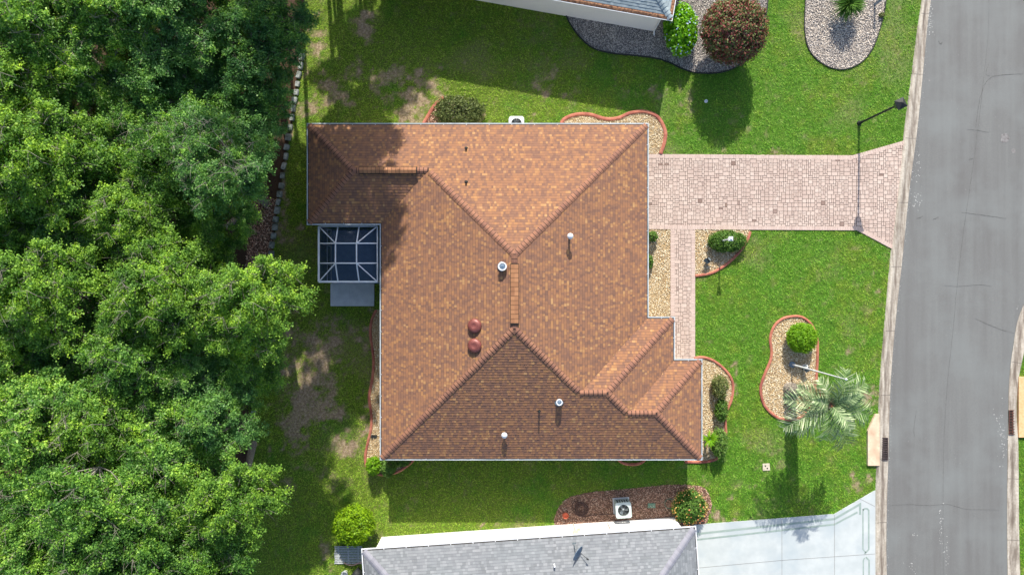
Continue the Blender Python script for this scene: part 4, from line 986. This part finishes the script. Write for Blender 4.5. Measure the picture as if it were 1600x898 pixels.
# hose coil
mb = MB(); P = []; hc = Vector(W(908,794)); 
for k in range(260): t = k*.16; rr = .30+.09*math.sin(k*.021)+.02*math.sin(k*.5); P.append(hc+Vector((rr*math.cos(t)+.02*math.sin(k*.13), rr*math.sin(t), .08+.05*(k/260)+.01*math.sin(k*.9))))
P += [hc+Vector(v) for v in ((-.1,.35,.1),(-.35,.45,.09),(-.5,.25,.09),(-.48,0,.09),(-.3,-.3,.09),(.2,-.42,.09),(.6,-.33,.09),(1.2,-.30,.09),(1.9,-.28,.09))]
P = smooth_curve(P, 2); mb.tube(P, .021, 6); o = mb.build('garden_hose', M_hose); tag(o, 'coiled brown garden hose lying on the wood chips', 'garden hose')
# terracotta pot
pt_ = empty('plant_pot', W(883,802.5)); mb = MB(); mb.lathe([(.10, 0), (.15, .24), (.175, .24), (.175, .29), (.15, .29), (.145, .2)], n=20); mb.build('pot', M_terracotta, pt_); mb = MB(); mb.lathe([(.148, .23), (.001, .24)], n=20); mb.build('soil', M_terracotta, pt_); tag(pt_, 'small round terracotta pot on the wood chips', 'plant pot')
def lid(name, c, sx, sy, mat, label, cat, rnd=False, h=.045, rz=0, holes=False):
    r = empty(name, c, rz); mb = MB()
    if rnd: mb.lathe([(sx*1.05, 0), (sx*1.05, h), (sx*.96, h+.006), (sx*.9, h-.004), (.001, h)], n=20)
    else:
        bm = bmesh.new(); bmesh.ops.create_cube(bm, size=1)
        for v in bm.verts: v.co.x *= sx*2; v.co.y *= sy*2; v.co.z = (v.co.z+.5)*h
        bmesh.ops.bevel(bm, geom=bm.edges[:], offset=.015, segments=2, affect='EDGES'); me = bpy.data.meshes.new('lid'); bm.to_mesh(me); bm.free(); link('lid', me, mat, r)
    if mb.v: mb.build('lid', mat, r)
    for hx, hy in ([(-.05, .07), (.05, -.07)] if holes else [(0, 0)]): m2 = MB(); m2.lathe([(.045 if holes else .02, h+.002), (.001, h+.003)], (hx, hy, 0), 12); m2.build('lift_hole', M_dark, r)
    tag(r, label, cat)
lid('valve_box', W(1018,789), .22, .14, M_greenlid, 'green rectangular valve box lid in the wood chips', 'valve box')
lid('cleanout_cap', W(1103,158.5), .09, .09, M_white, 'small white round cap in the lawn within the shrub shadow', 'pipe cap', True)
lid('utility_box', W(1197,729), .2, .2, M_beige, 'square beige utility box lid set in the front lawn', 'utility box', holes=True, rz=R(3))
mb = MB(); c = Vector(W(1046,786)); mb.tube([c+Vector((.27*math.cos(t*.27), .27*math.sin(t*.27), .04)) for t in range(24)], .022, 6, cap=False); o = mb.build('drain_ring', M_greenlid); tag(o, 'green ring shaped pipe on the chips beside the flowering bush', 'pipe ring')
# garden spotlights
def spot(loc, label, mat, rz):
    r = empty('garden_spotlight', loc, rz); mb = MB(); mb.tube([(0,0,0),(0,0,.16)], .018, 8); mb.lathe([(.09, 0), (.09, .02), (.03, .05)], n=12); mb.build('stake', M_black, r)
    M = Matrix.Translation((0,0,.22)) @ Matrix.Rotation(R(50), 4, 'Y'); mb = MB(); V = []
    mb.lathe([(.04, -.12), (.075, -.06), (.10, .1), (.105, .12), (.085, .11)], (0,0,.22), 16, 0, True, Matrix.Rotation(R(50), 4, 'Y')); mb.build('housing', mat, r)
    mb = MB(); mb.lathe([(.088, .1), (.001, .105)], (0,0,.22), 16, 0, True, Matrix.Rotation(R(50), 4, 'Y')); mb.build('lens', M_grey, r)
    mb = MB(); mb.box(-.14, .02, -.1, .1, .30, .315); mb.build('solar_panel', M_glassd, r); tag(r, label, 'spotlight'); r.scale = (1.4, 1.4, 1.4)
spot(W(1103,407), 'dark garden spotlight on golden gravel beside the path', M_black, R(40)); spot(W(1255,574), 'white garden spotlight in the island bed below the ball shrub', M_white, R(120))
# splash block with downspout by the back strip
mb = MB(); c = W(586,681); mb.box(c[0]-.18, c[0]+.12, c[1]-.06, c[1]+.06, 0, .08); mb.box(c[0]-.2, c[0]-.12, c[1]-.08, c[1]+.08, 0, .12); o = mb.build('splash_block', M_black); tag(o, 'black drain block at the back strip edging', 'drain block')
# slatted mat and clutter left of the bottom house
sm = empty('slatted_deck', W(545,866)); mb = MB()
for k in range(11):
    y_ = .47-k*.092; mb.box(-.78+.02*math.sin(k), .75, y_-.027, y_+.027, .05, .075)
mb.build('slat', M_wood, sm); mb = MB(); mb.box(-.6,-.54,-.5,.5,0,.05); mb.box(.5,.56,-.5,.5,0,.05); mb.box(-.05,.01,-.5,.5,0,.05); mb.build('runner', M_wood, sm); tag(sm, 'pale slatted deck mat below the bright round bush', 'deck mat')
mb = MB(); c = Vector(W(541,881)); mb.tube(smooth_curve([c+Vector(v) for v in ((-.1,.12,.1),(.1,.03,.11),(.4,0,.12),(.7,.1,.11),(1.0,.15,.1))], 4), .028, 6); o = mb.build('pink_hose', mat_noise('faded_pink_hose', srgb(186,140,124), srgb(204,164,148), 9, .6, 0)); tag(o, 'faded pink hose end across the slatted mat', 'hose')
bk = empty('bucket', W(540,893.5)); mb = MB(); mb.lathe([(.13, 0), (.17, .3), (.185, .3), (.185, .33), (.165, .33), (.13, .03), (.001, .03)], n=20); mb.build('pail', M_white, bk); mb = MB(); mb.tube([(.18*math.cos(t*.3), .18*math.sin(t*.3)*.9, .33+.03*math.sin(t*.3)) for t in range(11)], .008, 6); mb.build('handle', M_grey, bk); tag(bk, 'white bucket at the corner of the bottom house', 'bucket')
cv = MB(); c = W(560,893); 
for k, (a_, z_) in enumerate(((0,.0),(0,.5),(.06,.6))): pass
cv.lathe([(.30, 0), (.32, .35), (.30, .5), (.2, .6), (.05, .64), (.001, .64)], c, 4); o = cv.build('grill_cover', M_black); tag(o, 'black covered grill beside the bottom house corner', 'grill')

# ---------------------------------------------------------------- foliage
def leaf_arrays(C, N, L, Wd, r=rng, fold=.25):
    n = len(C); N = N/np.linalg.norm(N, axis=1, keepdims=True); t = r.normal(size=(n, 3)); t -= N*(t*N).sum(1, keepdims=True); t /= np.linalg.norm(t, axis=1, keepdims=True); s_ = np.cross(N, t)
    L = L[:, None]; Wd = Wd[:, None]
    V = np.stack([C-t*L*.5, C+s_*Wd*.5+N*Wd*fold, C+t*L*.5-N*L*.12, C-s_*Wd*.5+N*Wd*fold], 1).reshape(-1, 3)
    return V, np.arange(4*n).reshape(-1, 4)
def make_crown(seed, Rr=2.4, Rz=1.9, nclump=78, per=430, loose=.0):
    r = np.random.default_rng(seed); pr = random.Random(seed); Cs = []; Ns = []; ends = []
    i = 0
    lobes = [(pr.uniform(0, 6.28), pr.uniform(.35, .62), pr.uniform(-.15, .45)) for _ in range(7)]+[(0, 0, .62)]
    while i < nclump:
        la, lr, lz = lobes[i % 8]; c0 = np.array([math.cos(la)*lr*Rr, math.sin(la)*lr*Rr, lz*Rz])
        d = r.normal(size=3); d[2] = abs(d[2])*.9-.25; d /= np.linalg.norm(d); c = c0+d*np.array([.47*Rr, .47*Rr, .42*Rz])*r.uniform(.75, 1.05)
        cr_ = r.uniform(.2, .6)*r.uniform(.8, 1.15); ends.append((c, cr_)); m = int(per*(cr_/.42)**1.6)
        # a spray of leaves: several short shoots fanning outward from the limb end
        ns = int(6+cr_*16); sd = r.normal(size=(ns, 3))*np.array([1, 1, .38])+np.append(c[:2]/Rr, .25)*.7; sd /= np.linalg.norm(sd, axis=1, keepdims=True); sl_ = cr_*r.uniform(.6, 1.7, ns)
        k_ = r.integers(0, ns, m); t_ = r.random(m)**.7
        p = c+sd[k_]*(sl_[k_]*t_)[:, None]+r.normal(size=(m, 3))*np.array([.085, .085, .05])*(.6+.9*cr_)
        Cs.append(p); nn = sd[k_]*.35+r.normal(size=(m, 3))*.5+np.array([0, .15, .75]); Ns.append(nn); i += 1
    C_ = np.vstack(Cs); N_ = np.vstack(Ns); n = len(C_); L = r.uniform(.05, .12, n); V, F = leaf_arrays(C_, N_, L, L*r.uniform(.5, .75, n), r)
    return V, F, ends
def make_branches(ends, Rr, Rz, zc, seed, twigs=True):
    pr = random.Random(seed); mb = MB(); base = Vector((-1.9,0,0)); top = Vector((pr.uniform(-.2,.2), pr.uniform(-.2,.2), zc-Rz*.7))
    mb.tube([base, base.lerp(top, .5)+Vector((pr.uniform(-.1,.1), pr.uniform(-.1,.1), 0)), top], [.22,.17,.13], 10)
    limbs = []
    for k in range(8):
        a_ = k*.785+pr.uniform(-.3,.3); e_ = Vector((math.cos(a_)*Rr*.5, math.sin(a_)*Rr*.5, zc+pr.uniform(-.5,.05)*Rz)); mid = top.lerp(e_, .5)+Vector((pr.uniform(-.2,.2), pr.uniform(-.2,.2), pr.uniform(-.1,.3)))
        mb.tube(smooth_curve([top-Vector((0,0,.3)), mid, e_], 4), [.10-.0095*i for i in range(9)], 6, cap=False); limbs.append(e_)
    for c, cr_ in ends:
        c = Vector(c)+Vector((0,0,zc)); s_ = min(limbs, key=lambda l: (l-c).length); mid = s_.lerp(c, .5)+Vector((pr.uniform(-.15,.15), pr.uniform(-.15,.15), pr.uniform(-.1,.2)))
        mb.tube([s_, mid, c], [.03,.016,.008], 4, cap=False)
        if twigs:
            for _ in range(5):
                d = Vector((pr.gauss(0,1), pr.gauss(0,1), abs(pr.gauss(0,.8)))).normalized()*cr_*pr.uniform(.8,1.45); mb.tube([c, c+d*.5+Vector((0,0,.03)), c+d], [.008,.006,.003], 3, cap=False)
    return mb
protos = []
for k, (rr, rz_, zc, mi) in enumerate(((2.4,1.9,7,0),(2.5,1.8,7,1),(2.35,2.0,7,2),(2.6,1.7,7,0),(2.4,2.1,7,1))):
    V, F, ends = make_crown(100+k, rr, rz_, 92, 640); root = empty('oak_tree'); cr_ = npmesh('crown', V, F, M_oak[mi], parent=root); cr_.location = (0,0,zc); tr_ = make_branches(ends, rr, rz_, zc, 200+k).build('trunk', M_bark, root); protos.append(root)
used = set()
def tree(px, py, zc, s_, kind, label, plan=False, group='oak trees of the woods'):
    src = protos[kind]
    if kind in used: o = copy_tree(src)
    else: o = src; used.add(kind)
    x, y, _ = PP(px, py) if plan else W(px, py, zc)
    o.location = (x, y, 0); o.rotation_euler = (0, 0, random.uniform(-.6, .6)); o.scale = (s_, s_, zc/7)
    for ch in o.children:
        if ch.name.startswith('crown'): ch.scale = (1, 1, s_*7/zc)
    if plan:
        for ch in o.children:
            if ch.name.startswith('trunk'): ch.scale = (.55, .55, 1)
    tag(o, label, 'tree', group); return o
EDGE = [(415,45,7.0,1.0,1,'dark green oak at the top right corner of the woods'),(392,150,6.2,.92,1,'dark oak overhanging the upper end of the block border'),(352,258,9.2,.9,4,'dark oak at the woods edge level with the wing of the brown roof'),
        (388,212,6.0,.75,1,'small dark oak filling the gap beside the block border'),(335,352,5.6,.8,0,'lower oak beside the patch of bare litter at the woods edge'),(398,470,8.0,.98,2,'bright green oak reaching nearest to the screened porch and patio'),(385,566,5.8,.85,0,'oak at the woods edge just below the brightest crown'),
        (335,655,6.6,.95,1,'shaded oak at the woods edge opposite the back lawn'),(358,782,7.2,1.0,2,'bright oak at the woods edge opposite the round yellow green bush'),(322,892,6.8,1.0,0,'oak at the bottom right corner of the woods')]
for a_ in EDGE: tree(*a_)
rows = [(60,30,9,1.1,0),(175,10,8.4,1.0,0),(285,40,7.4,1.0,1),(30,140,8.6,1.1,2),(135,120,7.6,.9,0),(250,150,6.6,1.0,1),(330,110,6.2,.8,1),(70,250,8.6,1.12,2),(175,245,7.2,.85,0),(275,235,8.0,.9,3),(20,345,7.4,.95,0),(120,345,6.6,.85,4),(215,340,7.6,.9,2),
        (70,455,8.6,1.05,2),(165,440,6.4,.85,1),(260,455,8.4,1.0,2),(320,500,7.0,.8,0),(20,560,7.2,.95,0),(115,560,6.6,.85,4),(215,560,7.8,1.0,0),(300,590,6.6,.85,1),(60,665,8.4,1.1,0),(165,660,8.0,.95,2),(250,680,7.2,.95,0),
        (30,780,8.0,1.0,3),(130,775,8.8,1.15,3),(235,780,8.0,1.0,0),(60,885,8.2,1.1,0),(165,890,8.4,1.1,0),(255,880,7.4,.95,3),(-50,90,8,1.1,0),(-60,300,8,1.1,1),(-50,500,8,1.1,0),(-60,720,8,1.1,2),(120,-70,8.5,1.1,0),(260,-60,8.5,1.1,1),(10,-60,8.5,1.1,2)]
nm = {0:'mid green oak deep in the woods, crown merging with its neighbours',1:'dark green oak deep in the woods, crown merging with its neighbours',2:'bright green oak deep in the woods, crown merging with its neighbours',3:'pale twiggy oak deep in the woods, crown merging with its neighbours',4:'dark green oak deep in the woods, crown merging with its neighbours'}
for r_ in rows: tree(*r_, nm[r_[4]])
for r_ in ((350,95,4.6,.8,1),(300,170,4.4,.8,0),(225,200,4.8,.85,1),(110,185,4.8,.9,0),(120,290,4.6,.9,1),(235,300,4.6,.85,0),(300,300,4.4,.85,1),(170,395,4.4,.85,0),(60,400,4.6,.85,1),(240,400,4.4,.8,1),(310,420,4.4,.8,0),(210,510,4.6,.8,1),(70,520,4.6,.8,0),(290,650,4.4,.8,0),(110,620,4.6,.85,1),(180,730,4.6,.85,0),(300,735,4.4,.85,1),(90,850,4.6,.85,0),(200,840,4.6,.85,1),(290,830,4.4,.85,0),(330,580,4.2,.7,1),(385,60,4.4,.8,0),(220,90,4.6,.8,0),(90,90,4.6,.8,1)):
    tree(*r_, 'low young oak half hidden beneath the canopy of the woods')
# tall trees just beyond the top of the picture whose shade falls on the wing and the back lawn; low unseen crowns added to break up their trunk shadows
for px_, py_, zc, s_, k in ((-243,-470,9.5,.9,0),(-262,-500,12.5,.95,4),(-246,-500,15.2,.95,1),(-300,-470,15.5,1.0,0),(-262,-486,5.2,.7,0),(-222,-478,5.0,.6,1),(-207,-450,9.2,.85,1),(-212,-470,12.5,.9,0),(-270,-575,5.5,.6,0),(-215,-610,5.5,.55,1),(-330,-560,10,1.1,1),(-235,-720,7.5,.6,2),(-175,-665,8,.7,0)): tree(px_, py_, zc, s_, k, 'unseen oak beyond the top edge of the woods, placed to cast shade', True, 'oak trees beyond the lawn')

def shrub(name, px, py, rx, ry, hgt, mat, label, cat='shrub', n=3500, leaf=.06, asp=.55, flowers=None, nf=0, fs=.05, lump=.12, base=.0, top_px=True, group=None, square=2.0):
    """rx, ry in picture px at the shrub's middle height"""
    n = int(n*1.9); leaf *= 1.12; leaf *= 1.1; zc = base+(hgt-base)*.5; x, y, _ = W(px, py, zc); s_ = (1-zc/H)/K; a_, b_, c_ = rx*s_, ry*s_, (hgt-base)/2
    r = empty(name, (x, y, 0)); R_ = np.random.default_rng(int(px*7+py)); u = R_.normal(size=(n, 3)); u /= np.linalg.norm(u, axis=1, keepdims=True)
    u = np.sign(u)*np.abs(u)**(2/square*1.0) if square != 2 else u
    th = np.arctan2(u[:,1], u[:,0]); lm = 1+lump*(np.sin(th*5+px)+np.sin(th*3+u[:,2]*6+py))*.5+lump*.6*np.sin(u[:,0]*9+px)*np.sin(u[:,1]*8)*np.sin(u[:,2]*7+1)
    m_ = max(40, n//26); cu = R_.normal(size=(m_, 3)); cu /= np.linalg.norm(cu, axis=1, keepdims=True); ci = R_.integers(0, m_, n); inner_ = R_.random(n) < .3
    u2 = cu[ci]+R_.normal(size=(n, 3))*.075; u2 /= np.linalg.norm(u2, axis=1, keepdims=True); u = np.where(inner_[:, None], u, u2); cr0 = R_.uniform(.86, 1.04, m_)
    rad = np.where(inner_, .62+.25*R_.random(n), cr0[ci]-.2*R_.random(n)**1.5)*lm
    P_ = u*rad[:, None]*np.array([a_, b_, c_]); P_[:,2] += zc; P_[:,2] = np.maximum(P_[:,2], .03); nn = u*.7+R_.normal(size=(n, 3))*.6+np.array([0,0,.35]); L = R_.uniform(.7, 1.3, n)*leaf
    V, F = leaf_arrays(P_, nn, L, L*asp*R_.uniform(.8, 1.2, n), R_); npmesh('foliage', V, F, mat, parent=r)
    mb = MB(); pr = random.Random(int(px))
    for k in range(9): t = k*.7; e_ = Vector((a_*.55*math.cos(t), b_*.55*math.sin(t), zc+c_*.3)); mb.tube([Vector((e_.x*.15, e_.y*.15, 0)), Vector((e_.x*.5, e_.y*.5, zc*.6)), e_], [.03,.02,.008], 5, cap=False)
    mb.build('stem', M_bark, r)
    if flowers:
        u = R_.normal(size=(nf, 3)); u[:,2] = np.abs(u[:,2])*.9+.05; u /= np.linalg.norm(u, axis=1, keepdims=True); P_ = u*np.array([a_, b_, c_])*R_.uniform(.97, 1.1, (nf, 1)); P_[:,2] += zc
        V, F = leaf_arrays(np.repeat(P_, 3, 0)+R_.normal(size=(nf*3, 3))*.012, np.repeat(u, 3, 0)+R_.normal(size=(nf*3, 3))*.5, np.full(nf*3, fs), np.full(nf*3, fs*.9), R_); npmesh('flower', V, F, flowers, parent=r).__setitem__('kind', 'stuff')
    tag(r, label, cat, group); return r
G_y = mat_leaf('yellow_green_leaves', [(0, srgb(88,128,16)), (.5, srgb(132,172,28)), (.85, srgb(164,196,40)), (1, srgb(190,208,70))], .35)
G_v = mat_leaf('vivid_green_leaves', [(0, srgb(80,128,20)), (.5, srgb(116,168,30)), (1, srgb(160,200,52))], .35)
G_d = mat_leaf('hedge_green_leaves', [(0, srgb(52,88,34)), (.5, srgb(86,126,46)), (.85, srgb(122,156,70)), (1, srgb(164,182,112))], .25)
G_o = mat_leaf('dull_green_leaves', [(0, srgb(62,76,40)), (.4, srgb(98,114,62)), (.8, srgb(136,146,86)), (1, srgb(178,148,100))], .2)
G_r = mat_leaf('bronze_red_leaves', [(0, srgb(66,80,44)), (.25, srgb(92,112,62)), (.42, srgb(118,126,74)), (.52, srgb(136,84,72)), (.8, srgb(142,72,70)), (1, srgb(184,116,106))], .2)
G_h = mat_leaf('hydrangea_leaves', [(0, srgb(60,120,20)), (.5, srgb(100,166,28)), (1, srgb(148,200,50))], .35)
F_b = mat_island('pale_blue_petals', [(0, srgb(150,176,214)), (1, srgb(206,220,236))], .6); F_o = mat_island('orange_yellow_petals', [(0, srgb(226,108,84)), (.3, srgb(236,150,104)), (.6, srgb(236,196,84)), (1, srgb(240,220,150))], .6)
shrub('round_bush', 553,820,33,32,1.7, G_y, 'bright yellow green round bush left of the bottom house', n=5200, leaf=.10, asp=.5, lump=.07)
shrub('ball_shrub', 1253.5,528,24,25,1.35, G_v, 'vivid green ball shrub at the head of the island bed', n=7500, leaf=.06, lump=.01)
shrub('clipped_hedge', 1137,377,32,18,.8, G_d, 'clipped oval hedge beside the driveway around the lantern post', 'hedge', 5200, .06, lump=.05)
shrub('oval_shrub', 717,174,43,26,1.0, G_o, 'dull green oval shrub by the top eave of the brown roof', n=4200, leaf=.075, lump=.06)
shrub('large_shrub', 1147,48,52,53,3.5, G_r, 'large bronze red and green rounded shrub in the grey gravel', n=10000, leaf=.11, asp=.5, lump=.04, base=.6)
shrub('hydrangea_bush', 1064,48,26,40,1.6, G_h, 'bright green bush dotted with pale blue flowers beside the top house', 'flowering bush', 5200, .12, .6, F_b, 85, .075, .08)
shrub('flowering_bush', 1077,791,27,27,1.2, G_d, 'bush covered with orange and yellow flowers at the end of the wood chips', 'flowering bush', 4200, .065, .6, F_o, 150, .06, .12)
shrub('small_shrub', 1019,369,9,9,.7, G_d, 'small round green shrub tucked between gutter and driveway', n=900, leaf=.06)
shrub('small_shrub', 1014,408,7,12,.6, G_d, 'small dark shrub half hidden under the front gutter', n=700, leaf=.06)
shrub('corner_shrub', 584,727,13,14,1.3, G_v, 'sunlit green shrub at the lower left corner of the brown roof', n=1900, leaf=.07, lump=.12)
shrub('corner_shrub', 607,729,13,15,1.2, G_d, 'shaded dark shrub tucked under the lower left eave', n=1700, leaf=.07, lump=.12)
shrub('low_shrub', 627,722,14,8,.5, G_d, 'low dark plant under the eave inside the small edging arc', n=900, leaf=.07, lump=.15)
shrub('bed_shrub', 1125,604,13,20,1.1, G_o, 'dull green shrub at the top of the front corner bed', n=2800, leaf=.055, lump=.14)
shrub('bed_shrub', 1127,640,10,20,.9, G_d, 'narrow green shrub halfway down the front corner bed', n=1700, leaf=.06, lump=.16)
shrub('bed_shrub', 1124,692,13,24,1.1, G_d, 'dark green shrub at the bottom of the front corner bed', n=2600, leaf=.07, lump=.16)
shrub('ground_plant', 1378,24,5,4,.25, G_o, 'tiny green tuft at the right edge of the pale gravel bed', n=200, leaf=.05)

def spiky(name, px, py, zc, n, L0, L1, wd_, mat, label, up=.5, trunk=0):
    x, y, _ = W(px, py, zc); r = empty(name, (x, y, 0)); mb = MB(); pr = random.Random(int(px+py))
    for k in range(n):
        a_ = pr.uniform(0, 6.28); el = pr.uniform(-.1, 1.35)*up*1.6; L = pr.uniform(L0, L1); d = Vector((math.cos(a_)*math.cos(el), math.sin(a_)*math.cos(el), math.sin(el))); sd = Vector((-math.sin(a_), math.cos(a_), 0)); o_ = Vector((0,0,zc)); 
        pts = [o_+d*L*t+Vector((0,0,-.22*L*t*t)) for t in (.03,.35,.7,1)]; ws = [wd_*.6, wd_, wd_*.7, .002]
        V = [];
        for p_, w_ in zip(pts, ws): V += [p_-sd*w_, p_-Vector((0,0,w_*.5)), p_+sd*w_]
        mb.mesh(V, [(3*i, 3*i+1, 3*i+4, 3*i+3) for i in range(3)]+[(3*i+1, 3*i+2, 3*i+5, 3*i+4) for i in range(3)])
    mb.build('leaf_rosette', mat, r)
    mb = MB(); mb.tube([(0,0,0),(0,0,zc+.05)], [.1,.07], 10); mb.build('trunk', M_bark, r); tag(r, label, 'plant'); return r
spiky('yucca_plant', 1327,6,.8,320,.75,1.1,.032, G_d, 'spiky yucca in the pale oval gravel bed', .55)
spiky('fern_plant', 1109,686,.9,80,.35,.62,.03, G_v, 'bright lime fern in the front corner bed', .5)
# mailbox-like post at the top right of the pale bed
mp = empty('marker_post', W(1366,8)); mb = MB(); mb.box(-.05,.05,-.05,.05,0,.9); mb.build('post', M_flange, mp); mb = MB(); mb.box(-.08,.08,-.08,.08,.9,.94); mb.build('post_cap', M_grey, mp); tag(mp, 'short blue grey post near the spiky yucca', 'post')

# ---------------------------------------------------------------- palm
M_frond = mat_leaf('palm_leaflets', [(0, srgb(62,88,54)), (.4, srgb(112,138,90)), (.75, srgb(160,178,130)), (1, srgb(218,220,184))], .15)
M_frondd = mat_leaf('dry_palm_leaflets', [(0, srgb(110,84,62)), (.6, srgb(156,132,100)), (1, srgb(190,176,146))], .15)
M_boot = mat_noise('palm_trunk', srgb(112,102,90), srgb(172,164,150), 16, .95, .8, .05)
bx_, by_, _ = W(1233,606); palm = empty('palm_tree', (bx_, by_, 0)); mb = MB()
tx, ty, _ = W(1298,632,4.35); tl = Vector((tx-bx_, ty-by_, 4.35)); pr = random.Random(5)
mb.tube([(0,0,0), tl*.25+Vector((0,0,.0)), tl*.6, tl*.9, tl], [.36,.30,.27,.31,.2], 18)
for lv in range(42):   # old leaf bases
    f = .04+lv/42*.92; c = tl*f
    for k in range(7):
        a_ = k*.8976+lv*2.4; rr = .28; p_ = c+Vector((rr*math.cos(a_), rr*math.sin(a_), 0)); q_ = c+Vector(((rr+.1)*math.cos(a_), (rr+.1)*math.sin(a_), .13)); s_ = Vector((-math.sin(a_), math.cos(a_), 0))*.07
        mb.mesh([p_-s_, p_+s_, q_+s_*.5, q_-s_*.5, p_-s_+Vector((0,0,.12)), p_+s_+Vector((0,0,.12))], [(0,1,2,3),(3,2,5,4)])
mb.build('trunk', M_boot, palm)
def frond(az, L, el, droop, mat, nm='frond', curl=0.0):
    mb = MB(); pr = random.Random(int(az*100+L*10)); d = Vector((math.cos(az), math.sin(az), 0)); pts = []; p_ = Vector(tl)+d*.08+Vector((0,0,-.02)); e_ = el; a_ = az; n = 16
    for i in range(n+1):
        pts.append(p_.copy()); st = L/n; p_ += Vector((math.cos(a_)*math.cos(e_), math.sin(a_)*math.cos(e_), math.sin(e_)))*st; e_ -= droop/n*(.5+i/n); a_ += curl/n
    mb.tube(pts, [.03-.0016*i for i in range(n+1)], 5)
    for i in range(2, int(n*1.9)):
        t = i/(n*1.9); k = min(int(t*n), n-1); f = t*n-k; c = pts[k].lerp(pts[k+1], f); ax = (pts[k+1]-pts[k]).normalized(); sd = ax.cross(Vector((0,0,1))).normalized(); upv = sd.cross(ax)
        ll = L*.42*math.sin(math.pi*min(.97, t*.82+.16))**.7*pr.uniform(.8, 1.15)
        for s1 in (1,-1):
            dd = (sd*s1*.75+ax*pr.uniform(.45,.75)+upv*pr.uniform(.05,.4)).normalized(); m_ = c+dd*ll*.55; e2 = c+dd*ll+Vector((0,0,-ll*pr.uniform(.15,.45))); w_ = ax*.027
            mb.mesh([c-w_*.6, c+w_*.6, m_+w_, m_-w_, e2], [(0,1,2,3),(3,2,4)])
    return mb.build(nm, mat, palm)
for az, L, el, dr, cu in ((68,2.1,.9,1.6,.3),(40,2.2,.6,1.7,-.3),(12,1.9,.4,1.5,.3),(-12,2.2,.35,1.3,-.2),(-36,1.8,.3,1.6,.2),(-68,2.5,.25,1.4,.15),(-90,2.1,.3,1.7,-.1),(-140,2.2,.1,.9,.2),(-158,2.6,.2,.8,.25),(172,2.3,.3,1.0,.1),(148,1.8,.3,1.3,.2),(110,1.6,.8,1.7,.4),(26,1.5,1.0,1.2,.1),(-58,1.5,1.0,1.4,0),(165,1.5,1.1,1.5,0)):
    frond(R(az), L, el, dr, M_frond, curl=cu)
for az, L, el, dr in ((165,1.5,-.4,.8),(-170,1.3,-.6,.8),(-140,1.4,-.7,.6),(140,1.2,-.5,.9)): frond(R(az), L, el, dr, M_frondd, 'dry_frond')
mb = MB(); pr = random.Random(3)
for k in range(60):
    d = Vector((pr.gauss(-.2,.5), pr.gauss(0,.5), pr.gauss(.1,.3))); d = d.normalized()*pr.uniform(.15,.4); mb.tube([tl+Vector((0,0,-.05)), tl+d*.6, tl+d+Vector((0,0,-.08))], [.012,.01,.006], 4, cap=False)
mb.build('fruit_stalk', mat_noise('dry_fruit_stalks', srgb(120,70,48), srgb(160,110,80), 12, .9, 0), palm)
tag(palm, 'grey green palm leaning over the island bed with a thick boot covered trunk', 'palm tree')
